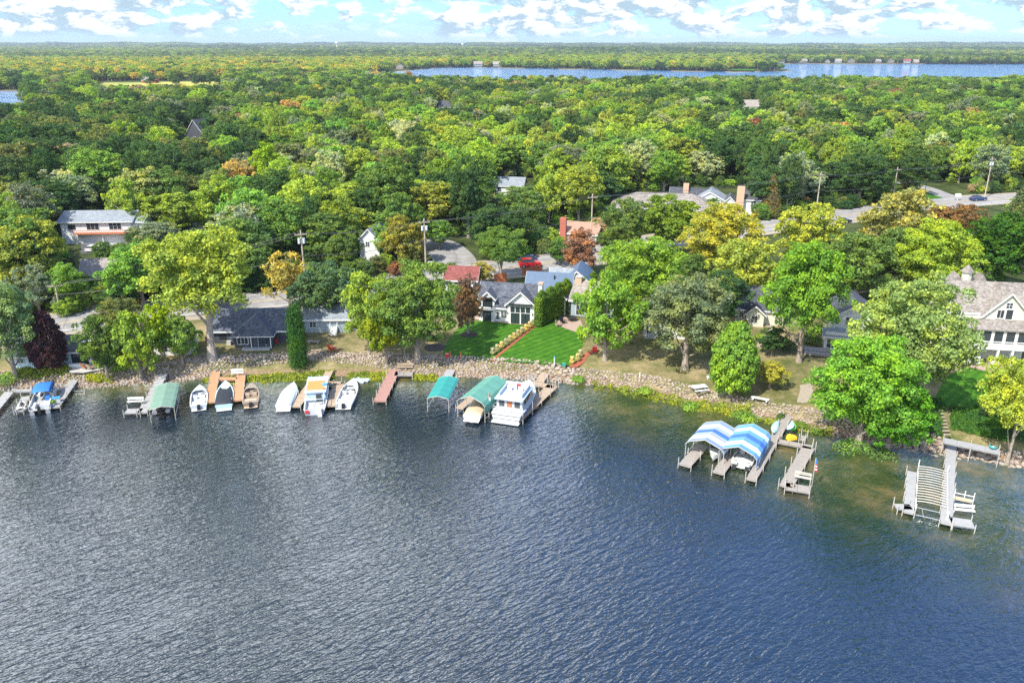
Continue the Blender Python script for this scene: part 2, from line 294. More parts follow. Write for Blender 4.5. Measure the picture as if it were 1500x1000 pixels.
def water_fn(nt, b, tc):
    L = nt.links; g = N(nt.nodes, 'ShaderNodeNewGeometry'); b.inputs['IOR'].default_value = 2.2; b.inputs['Roughness'].default_value = .03
    at = N(nt.nodes, 'ShaderNodeAttribute', attribute_name='depth')
    n = N(nt.nodes, 'ShaderNodeTexNoise', inp={'Scale': .16, 'Detail': 6, 'Roughness': .7}); L.new(g.outputs['Position'], n.inputs['Vector'])
    bot = ramp_node(nt, [(.40, (.016, .036, .008)), (.53, (.058, .07, .02)), (.68, (.17, .13, .052))]); L.new(n.outputs[0], bot.inputs[0])
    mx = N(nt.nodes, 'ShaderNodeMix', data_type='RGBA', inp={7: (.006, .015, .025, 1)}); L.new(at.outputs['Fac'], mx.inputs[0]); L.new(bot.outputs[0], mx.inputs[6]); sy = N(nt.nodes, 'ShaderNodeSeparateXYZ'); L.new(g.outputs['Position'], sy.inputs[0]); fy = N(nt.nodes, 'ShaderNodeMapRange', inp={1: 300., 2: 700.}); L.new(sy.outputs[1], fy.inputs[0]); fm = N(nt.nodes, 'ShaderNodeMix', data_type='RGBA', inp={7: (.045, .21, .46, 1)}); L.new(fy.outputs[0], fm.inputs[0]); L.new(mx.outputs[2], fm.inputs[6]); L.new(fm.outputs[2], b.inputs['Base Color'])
    def layer(ang, sx, sy, sc, det, dist):
        m0 = N(nt.nodes, 'ShaderNodeMapping', inp={'Rotation': (0, 0, R(ang))}); L.new(g.outputs['Position'], m0.inputs[0])
        m = N(nt.nodes, 'ShaderNodeMapping', inp={'Scale': (sx, sy, 1)}); L.new(m0.outputs[0], m.inputs[0])
        t = N(nt.nodes, 'ShaderNodeTexNoise', inp={'Scale': sc, 'Detail': det, 'Roughness': .58, 'Distortion': dist}); L.new(m.outputs[0], t.inputs['Vector']); return t.outputs[0]
    a = layer(-36, .36, 1., 1.7, 2, .5); c = layer(-10, .5, 1., 3.6, 2, .4); e = layer(-25, .5, 1., .035, 3, .5)
    def mul(x, k):
        m = N(nt.nodes, 'ShaderNodeMath', operation='MULTIPLY', inp={1: k}); L.new(x, m.inputs[0]); return m.outputs[0]
    def add(x, y):
        m = N(nt.nodes, 'ShaderNodeMath', operation='ADD'); L.new(x, m.inputs[0]); L.new(y, m.inputs[1]); return m.outputs[0]
    gust = N(nt.nodes, 'ShaderNodeMapRange', inp={1: .35, 2: .65, 3: .5, 4: 1.2}); L.new(e, gust.inputs[0])
    h = add(mul(a, 1.), mul(c, .42)); hm = N(nt.nodes, 'ShaderNodeMath', operation='MULTIPLY'); L.new(h, hm.inputs[0]); L.new(gust.outputs[0], hm.inputs[1])
    bp = N(nt.nodes, 'ShaderNodeBump', inp={'Strength': 1., 'Distance': .235}); farb = N(nt.nodes, 'ShaderNodeMapRange', inp={1: 250., 2: 700., 3: 1., 4: 2.4}); spw = N(nt.nodes, 'ShaderNodeSeparateXYZ'); L.new(g.outputs['Position'], spw.inputs[0]); L.new(spw.outputs[1], farb.inputs[0]); L.new(farb.outputs[0], bp.inputs['Strength']); L.new(hm.outputs[0], bp.inputs['Height']); L.new(bp.outputs[0], b.inputs['Normal'])
M_water = pmat('lake_water', (.01, .02, .03), .07, fn=water_fn)
wys = axis(30, 125, 1., -150, 4200, 1.08)
lake = grid_mesh('lake_water', axis(-110, 110, 2., -9500, 9500, 1.12), wys, lambda X, Y: X * 0, M_water); tag(lake, kind='structure')
def lake_depth():
    me = lake.data; co = np.zeros(len(me.vertices) * 3, np.float32); me.vertices.foreach_get('co', co); co = co.reshape(-1, 3)
    s = np.interp(co[:, 0], SHX, SHY) - co[:, 1]; ext = np.interp(co[:, 0], [-60, 0, 30, 60], [8, 10, 34, 44])
    a = me.attributes.new('depth', 'FLOAT', 'POINT'); a.data.foreach_set('value', np.where(co[:, 1] > 300, 1., sstep(.15, 1., s / ext)).astype(np.float32))
lake_depth()
def sheet(name, pts, mat, dz=.03, raw=False, thick=.0, kind='structure'):      # a flat outline lying on the land
    p = [tuple(q)[:2] for q in pts] if raw else [tuple(G(x, y)[:2]) for x, y in pts]
    if name in ('lawn', 'gravel_path', 'patio') and not raw:     # soft, slightly ragged outline
        q = []; m = len(p)
        for i in range(m):
            a, b, c, d = (Vector(p[(i + k) % m]) for k in (-1, 0, 1, 2))
            for t in (0, .2, .4, .6, .8): v = .5 * ((2 * b) + (c - a) * t * .6 + (b * 4.8 / 2.4 * 0) + 0 * d) if False else b.lerp(c, t) + ((c - a).lerp(d - b, t) * .06 * math.sin(math.pi * t)) + Vector((random.uniform(-.13, .13), random.uniform(-.13, .13))); q.append((v.x, v.y))
        p = q
    mb = MB(); n = len(p)
    if thick: mb.prism(p, 'z', ZL - .1, ZL + dz + thick)
    else: mb.add([(x, y, ZL + dz) for x, y in p], [tuple(range(n))])
    o = mb.build(name, mat); return tag(o, kind=kind) if kind else o
# lawns
def lawn_fn(nt, b, tc):
    L = nt.links; g = N(nt.nodes, 'ShaderNodeNewGeometry')
    m0 = N(nt.nodes, 'ShaderNodeMapping', inp={'Rotation': (0, 0, R(-45))}); L.new(g.outputs['Position'], m0.inputs[0])
    wv = N(nt.nodes, 'ShaderNodeTexWave', wave_type='BANDS', bands_direction='Y', inp={'Scale': .24, 'Distortion': 2.2, 'Detail': 4}); L.new(m0.outputs[0], wv.inputs['Vector'])
    n2 = N(nt.nodes, 'ShaderNodeTexNoise', inp={'Scale': .8, 'Detail': 9, 'Roughness': .75}); L.new(g.outputs['Position'], n2.inputs['Vector'])
    a = N(nt.nodes, 'ShaderNodeMath', operation='MULTIPLY_ADD', inp={1: .16}); L.new(wv.outputs[0], a.inputs[0]); L.new(n2.outputs[0], a.inputs[2])
    r = ramp_node(nt, [(.36, (.018, .085, .006)), (.60, (.045, .14, .010)), (.88, (.12, .23, .02))]); L.new(a.outputs[0], r.inputs[0]); L.new(r.outputs[0], b.inputs['Base Color'])
    bp = N(nt.nodes, 'ShaderNodeBump', inp={'Strength': .4, 'Distance': .06}); L.new(n2.outputs[0], bp.inputs['Height']); L.new(bp.outputs[0], b.inputs['Normal'])
M_lawn = pmat('mown_grass', (.07, .2, .02), .9, spec=.1, fn=lawn_fn)
sheet('lawn', [(648, 523), (652, 505), (672, 478), (700, 470), (790, 470), (771, 480), (722, 527), (718, 529), (660, 525)], M_lawn)
sheet('lawn', [(725, 527), (775, 482), (800, 468), (812, 462), (856, 490), (850, 515), (852, 526), (845, 536), (790, 533), (740, 529)], M_lawn)
sheet('lawn', [(1385, 553), (1410, 538), (1450, 545), (1480, 560), (1480, 600), (1440, 615), (1395, 600), (1370, 585)], M_lawn)
sheet('lawn', [(80, 305), (85, 294), (112, 296), (120, 304)], M_lawn, .35); sheet('lawn', [(260, 342), (268, 336), (285, 338), (302, 352), (270, 352)], M_lawn, .04)
sheet('lawn', [(1356, 296), (1356, 283), (1385, 285), (1400, 292)], M_lawn, .04); sheet('lawn', [(1408, 418), (1410, 398), (1432, 398), (1432, 420)], M_lawn, .04)
# roads
ROAD_PX = [(-140, 510), (-40, 495), (60, 479), (150, 464), (270, 451), (400, 439), (520, 424), (600, 410), (680, 398), (760, 391), (860, 375), (980, 352), (1100, 334), (1230, 317), (1330, 302), (1430, 293), (1500, 289), (1640, 281)]
def catmull(P, k=6):
    P = [Vector(p) for p in P]; o = []
    for i in range(len(P) - 1):
        a, b, c, d = P[max(i - 1, 0)], P[i], P[i + 1], P[min(i + 2, len(P) - 1)]
        for j in range(k):
            t = j / k; o.append(.5 * ((2 * b) + (c - a) * t + (2 * a - 5 * b + 4 * c - d) * t * t + (3 * b - a - 3 * c + d) * t ** 3))
    return o + [P[-1]]
def strip(name, path, w0, w1, mat, dz, kind='structure', a=0, b=None):
    mb = MB(); path = path[a:b]; n = len(path); v = []
    for i, p in enumerate(path):
        d = (path[min(i + 1, n - 1)] - path[max(i - 1, 0)]); d.z = 0; d.normalize(); q = Vector((-d.y, d.x, 0))
        for ww in (w0, w1): u = p + q * ww; v.append((u.x, u.y, ZL + dz))
    mb.add(v, [(2 * i, 2 * i + 1, 2 * i + 3, 2 * i + 2) for i in range(n - 1)]); o = mb.build(name, mat); return tag(o, kind=kind)
def road_fn(nt, b, tc):
    L = nt.links; g = N(nt.nodes, 'ShaderNodeNewGeometry'); n = N(nt.nodes, 'ShaderNodeTexNoise', inp={'Scale': .5, 'Detail': 7, 'Roughness': .7}); L.new(g.outputs['Position'], n.inputs['Vector'])
    v = N(nt.nodes, 'ShaderNodeTexVoronoi', feature='DISTANCE_TO_EDGE', inp={'Scale': .12, 'Randomness': 1.}); L.new(g.outputs['Position'], v.inputs['Vector'])
    r = ramp_node(nt, [(.35, (.21, .20, .19)), (.65, (.33, .315, .30))]); L.new(n.outputs[0], r.inputs[0])
    c = N(nt.nodes, 'ShaderNodeMapRange', inp={1: .0, 2: .012, 3: .45, 4: 1.}); L.new(v.outputs[0], c.inputs[0])
    hv = N(nt.nodes, 'ShaderNodeHueSaturation'); L.new(r.outputs[0], hv.inputs['Color']); L.new(c.outputs[0], hv.inputs['Value']); L.new(hv.outputs[0], b.inputs['Base Color'])
M_road = pmat('worn_road', (.27, .27, .27), .85, fn=road_fn)
ROAD = catmull([G(x, y) for x, y in ROAD_PX])
strip('road', ROAD, -5.8, 5.8, M_road, .06)
strip('road_verge', ROAD, -8.2, -5.8, M_sand, .03); strip('road_verge', ROAD, 5.8, 8, M_sand, .03)
strip('road_marking', ROAD, -.22, -.08, M_yline, .066); strip('road_marking', ROAD, .08, .22, M_yline, .066)
strip('road_marking', ROAD, -4.6, -4.42, M_line, .066); strip('road_marking', ROAD, 4.42, 4.6, M_line, .066)
kerb = MB()
SIDE = catmull([G(668, 396), (G(665, 380)), G(655, 368), G(640, 358), G(610, 352)])
strip('side_road', SIDE, -5., 5., M_road, .052)
SIDE2 = catmull([G(1415, 296), G(1380, 285), G(1345, 273), G(1300, 268)]); strip('side_road', SIDE2, -3.2, 3.2, M_road, .052)

# marsh of tall yellow reeds beyond the near wood
mp_ = GP([(140, 126.5), (152, 121.5), (240, 120), (330, 119.5), (336, 124.5), (300, 127.5), (200, 128.5)], 3.2)
def reed_fn(nt, b, tc):
    n = N(nt.nodes, 'ShaderNodeTexNoise', inp={'Scale': .02, 'Detail': 6}); nt.links.new(tc.outputs['Object'], n.inputs['Vector']); r = ramp_node(nt, [(.35, (.20, .24, .03)), (.6, (.44, .38, .05))]); nt.links.new(n.outputs[0], r.inputs[0]); nt.links.new(r.outputs[0], b.inputs['Base Color'])
mr_ = MB().prism(mp_, 'z', -1, 3.2).build('marsh_reeds', pmat('reeds', (.4, .36, .05), .95, fn=reed_fn)); tag(mr_, 'bright yellow marsh field beyond the wood at upper left', kind='stuff')
# ------------------------------------------------------------ trees
def leaf_mat(name, trans=.34):
    m = bpy.data.materials.new(name); m.use_nodes = True; nt = m.node_tree; L = nt.links; nt.nodes.clear()
    out = nt.nodes.new('ShaderNodeOutputMaterial'); at = N(nt.nodes, 'ShaderNodeAttribute', attribute_type='INSTANCER', attribute_name='tcol')
    lv = N(nt.nodes, 'ShaderNodeAttribute', attribute_name='leafv'); g = N(nt.nodes, 'ShaderNodeNewGeometry')
    n = N(nt.nodes, 'ShaderNodeTexNoise', inp={'Scale': .35, 'Detail': 3, 'Roughness': .6}); L.new(g.outputs['Position'], n.inputs['Vector'])
    mr = N(nt.nodes, 'ShaderNodeMapRange', inp={1: .44, 2: .62, 3: 0., 4: 1.}); L.new(n.outputs[0], mr.inputs[0])
    tint = N(nt.nodes, 'ShaderNodeMix', data_type='RGBA', blend_type='MULTIPLY', inp={0: 1., 7: (1.62, 1.36, .80, 1)}); L.new(at.outputs['Color'], tint.inputs[6])
    mx = N(nt.nodes, 'ShaderNodeMix', data_type='RGBA'); L.new(mr.outputs[0], mx.inputs[0]); L.new(at.outputs['Color'], mx.inputs[6]); L.new(tint.outputs[2], mx.inputs[7])
    hv = N(nt.nodes, 'ShaderNodeHueSaturation'); L.new(mx.outputs[2], hv.inputs['Color']); L.new(lv.outputs['Fac'], hv.inputs['Value'])
    d = N(nt.nodes, 'ShaderNodeBsdfDiffuse'); t = N(nt.nodes, 'ShaderNodeBsdfTranslucent'); L.new(hv.outputs[0], d.inputs[0])
    th = N(nt.nodes, 'ShaderNodeHueSaturation', inp={'Saturation': 1.1, 'Value': 1.1}); L.new(hv.outputs[0], th.inputs['Color']); L.new(th.outputs[0], t.inputs[0])
    ms = N(nt.nodes, 'ShaderNodeMixShader', inp={0: trans}); L.new(d.outputs[0], ms.inputs[1]); L.new(t.outputs[0], ms.inputs[2]); L.new(ms.outputs[0], out.inputs[0]); return m
M_leaf = leaf_mat('leaves'); M_bark = pmat('bark', (.30, .25, .20), .9, var=.3, vscale=3); M_birch = pmat('pale_bark', (.36, .31, .26), .85, var=.2, vscale=3)
def quads_mesh(name, C, Nn, size, mat, zs=1.):
    # one small jittered leaf-clump quad per centre C facing Nn
    n = len(C); Nn = Nn / (np.linalg.norm(Nn, axis=1, keepdims=True) + 1e-9)
    a = np.cross(Nn, rng.normal(size=(n, 3))); a /= np.linalg.norm(a, axis=1, keepdims=True) + 1e-9; b = np.cross(Nn, a)
    s = size * rng.uniform(.6, 1.35, (n, 1)); P = np.empty((n, 4, 3))
    for k, (u, v) in enumerate(((-1, -.55), (.35, -.8), (1, .4), (-.3, .9))):
        P[:, k] = C + a * s * u * rng.uniform(.7, 1.1, (n, 1)) + b * s * v * rng.uniform(.7, 1.1, (n, 1)) + Nn * s * rng.uniform(-.25, .25, (n, 1))
    me = bpy.data.meshes.new(name); me.vertices.add(4 * n); me.vertices.foreach_set('co', P.reshape(-1).astype(np.float32)); me.loops.add(4 * n)
    me.loops.foreach_set('vertex_index', np.arange(4 * n, dtype=np.int32)); me.polygons.add(n); me.polygons.foreach_set('loop_start', np.arange(n, dtype=np.int32) * 4); me.polygons.foreach_set('loop_total', np.full(n, 4, np.int32))
    me.update(calc_edges=True); at = me.attributes.new('leafv', 'FLOAT', 'FACE'); at.data.foreach_set('value', rng.uniform(.6, 1.5, n).astype(np.float32)); me.materials.append(mat); return me
def unit(n): v = rng.normal(size=(n, 3)); return v / np.linalg.norm(v, axis=1, keepdims=True)
def crown_mesh(kind, nleaf, leaf, R0=6., H=16., zz=None):
    cents, rads = [], []
    def puff(c, r): cents.append(c); rads.append(r)
    if kind in ('round', 'oval', 'spread', 'irregular', 'vase'):
        z0, zr, pr = {'round': (.56, .44, 1.), 'oval': (.54, .46, .92), 'spread': (.60, .38, 1.05), 'irregular': (.56, .44, 1.), 'vase': (.58, .42, 1.)}[kind]
        if zz: z0, zr = zz
        nb = {'round': 21, 'oval': 20, 'spread': 21, 'irregular': 16, 'vase': 18}[kind]; ph = rng.uniform(0, 6.28, 4)
        for i in range(nb):                                  # limbs' masses, each broken into many small sprays
            t = (i + .5) / nb; cz = 1 - 1.92 * t; az = i * 2.39996 + rng.uniform(-.5, .5); sr = math.sqrt(max(.10, 1 - cz * cz)); k = rng.uniform(.56, .78)
            lob = 1 + .14 * math.sin(2 * az + ph[0]) + .1 * math.sin(3 * az + ph[1])
            if kind == 'irregular': k *= rng.uniform(.8, 1.25)
            w_ = (.84 if cz > .2 else 1.) if kind == 'oval' else (.82 + .28 * cz) if kind == 'vase' else 1.
            bc = np.array((sr * math.cos(az) * k * lob * w_ * R0 * pr, sr * math.sin(az) * k * lob * w_ * R0 * pr, H * z0 + cz * k * H * zr * 1.08)); br = R0 * rng.uniform(.34, .46)
            for j in range(13):
                v = unit(1)[0]; v[2] = abs(v[2]) * .9 if rng.random() < .55 else v[2]; puff(bc + v * br * rng.uniform(.62, 1.12) * np.array([1, 1, .85]), R0 * rng.uniform(.085, .19))
        for i in range(12): v = unit(1)[0] * .4; puff((v[0] * R0, v[1] * R0, H * z0 + v[2] * H * zr), R0 * .30)
    elif kind == 'cone':                                         # spruce
        for i in range(90):
            t = i / 90; rr = (1 - t) ** .85 * R0 * .92; az = i * 2.4; puff((rr * math.cos(az) * .8, rr * math.sin(az) * .8, H * (.08 + .9 * t)), R0 * (.10 + .22 * (1 - t)))
    elif kind == 'pyramid':                                      # dense egg-shaped young maple
        for i in range(70):
            t = i / 70; rr = math.sin(math.pi * (.12 + .86 * t) ** .8) ** .7 * R0 * .8; az = i * 2.4; puff((rr * math.cos(az), rr * math.sin(az), H * (.14 + .80 * t)), R0 * rng.uniform(.2, .3))
    elif kind == 'column':
        for i in range(40):
            t = i / 40; rr = R0 * .45 * (1 if t < .8 else 1 - (t - .8) * 3); az = i * 2.4; puff((rr * math.cos(az), rr * math.sin(az), H * (.05 + .88 * t)), R0 * .48)
    cents = np.array(cents); rads = np.array(rads); wts = rads ** 1.7 / (rads ** 1.7).sum(); pi = rng.choice(len(rads), nleaf, p=wts)
    d = unit(nleaf); d[:, 2] = np.where(rng.random(nleaf) < .6, np.abs(d[:, 2]), d[:, 2]); out = cents[pi] - np.array([0, 0, H * .5]); out /= np.linalg.norm(out, axis=1, keepdims=True) + 1e-9
    d = d + out * .35; d /= np.linalg.norm(d, axis=1, keepdims=True)
    rr = rads[pi][:, None] * (1.02 - .38 * rng.random((nleaf, 1)) ** 2.2); rr = rr * (1 + .22 * np.sin(d[:, :1] * 9 + pi[:, None]) * np.cos(d[:, 1:2] * 8 + pi[:, None] * 2.))
    C = cents[pi] + d * rr * np.array([1, 1, .82]); Nn = d + rng.normal(size=(nleaf, 3)) * .6; Nn[:, 2] += .15
    return quads_mesh('crown', C, Nn, leaf, M_leaf), cents, rads
def trunk_mesh(cents, R0=6., H=16., r=.42, lean=0., n=9, mat=None):
    mb = MB(); pts = [Vector((lean * t * t * 3, .15 * math.sin(4 * t), H * .78 * t)) for t in np.linspace(0, 1, 7)]
    rad = [r * (1.35 if i == 0 else 1 - .8 * i / 7) for i in range(7)]
    mb.loft([[(p.x + q * math.cos(a), p.y + q * math.sin(a), p.z) for a in np.linspace(0, 6.283, 8, endpoint=False)] for p, q in zip(pts, rad)], True)
    idx = sorted(range(len(cents)), key=lambda i: cents[i][2])
    for k in (idx[::max(1, len(idx) // n)][:n] if n else []):
        c = Vector(cents[k]); t = min(.7, max(.28, c.z / H - .22)); p = pts[0].lerp(pts[-1], t / 1.); p = pts[min(6, int(t * 7))]
        mid = p.lerp(c, .5) + Vector((0, 0, -.04 * H * .3)); mb.bar(p, mid, r * .42, r * .26, 5); mb.bar(mid, p.lerp(c, .93), r * .26, r * .08, 5)
    me_o = mb.build('trunk', mat or M_bark); me = me_o.data; bpy.data.objects.remove(me_o); return me
VAR = []
for kd, nl, lf in (('round', 17000, .21), ('oval', 17000, .21), ('spread', 17000, .21), ('irregular', 13000, .23), ('round', 15000, .23), ('vase', 15000, .23), ('oval', 12000, .24), ('spread', 14000, .24)):
    cm, cc, rr_ = crown_mesh(kd, nl, lf); VAR.append((cm, trunk_mesh(cc)))
CONE = (lambda a: (a[0], trunk_mesh(a[1], n=1, r=.25)))(crown_mesh('cone', 12000, .24)); PYR = (lambda a: (a[0], trunk_mesh(a[1], r=.28)))(crown_mesh('pyramid', 15000, .27))
HI = []; HC = (lambda a: (a[0], trunk_mesh(a[1], r=.34)))(crown_mesh('spread', 30000, .15, zz=(.70, .29))); HC2 = (lambda a: (a[0], trunk_mesh(a[1], r=.38)))(crown_mesh('oval', 36000, .15, zz=(.64, .36)))
for kd in ('round', 'spread', 'oval'):
    cm, cc, rr_ = crown_mesh(kd, 36000, .145); HI.append((cm, trunk_mesh(cc)))
COLM = (lambda a: (a[0], trunk_mesh(a[1], n=1, r=.3)))(crown_mesh('column', 9000, .26))
SPARSE = (lambda a: (a[0], trunk_mesh(a[1], r=.34, n=16)))(crown_mesh('irregular', 3200, .32))
LEAN = (HC[0], trunk_mesh([(1.2, 0, 12), (2, 3, 10), (0, -3, 11), (-3, 0, 10)], r=.46, lean=.5, n=4, mat=M_birch))
VARS = {'r': VAR[0], 'o': VAR[1], 's': VAR[2], 'i': VAR[3], 'R': VAR[4], 'v': VAR[5], 'O': VAR[6], 'S': VAR[7], 'c': CONE, 'p': PYR, 'k': COLM, 'x': SPARSE, 'L': LEAN, '1': HI[0], '2': HI[1], '3': HI[2], 'h': HC, 'H': HC2}
C_ = dict(dark=(.062, .122, .046), mid=(.115, .20, .055), lime=(.235, .35, .06), yg=(.28, .36, .07), yel=(.46, .42, .08), ora=(.42, .32, .13), gray=(.20, .26, .16), pur=(.075, .042, .05), red=(.30, .17, .11), pale=(.33, .39, .21), bright=(.17, .31, .065), blue=(.16, .23, .21), pink=(.30, .26, .12), oliv=(.16, .20, .07), silver=(.38, .41, .33), tan=(.35, .29, .18))
def tree_at(loc, rad, ht, var, col, label=None, group=None, rz=None, cat='tree', name='broadleaf_tree'):
    cm, tm = VARS[var]; root = bpy.data.objects.new(name, None); COL.objects.link(root); root.location = loc; root.scale = (rad / 6., rad / 6., ht / 16.)
    root.rotation_euler = (0, 0, rng.uniform(0, 6.28) if rz is None else rz); tag(root, label, cat, group)
    c = bpy.data.objects.new('crown', cm); t = bpy.data.objects.new('trunk', tm)
    for o in (c, t): COL.objects.link(o); o.parent = root
    c['tcol'] = [float(v) for v in col]; return root
def tree_px(px, base, top, wpx, var, col, label, dx=0, name='broadleaf_tree', jit=.06, cat='tree'):
    p = G(px, base); p.z = gz(p.x, p.y) - .05; m = depth(p) / FPX
    # height so that the crown's top lands on the photo's row
    dy = (500 - top) / FPX; k = (-SP + dy * CP) / (CP + dy * SP); ht = (CAMH + k * p.y) - p.z
    col = tuple(v * (1 + rng.uniform(-jit, jit)) for v in (C_[col] if isinstance(col, str) else col))
    return tree_at(p, wpx * m / 2 * .97, max(ht, 1.) * 1.0, var, col, label, rz=0.2 if var == 'L' else None, name=name, cat=cat)
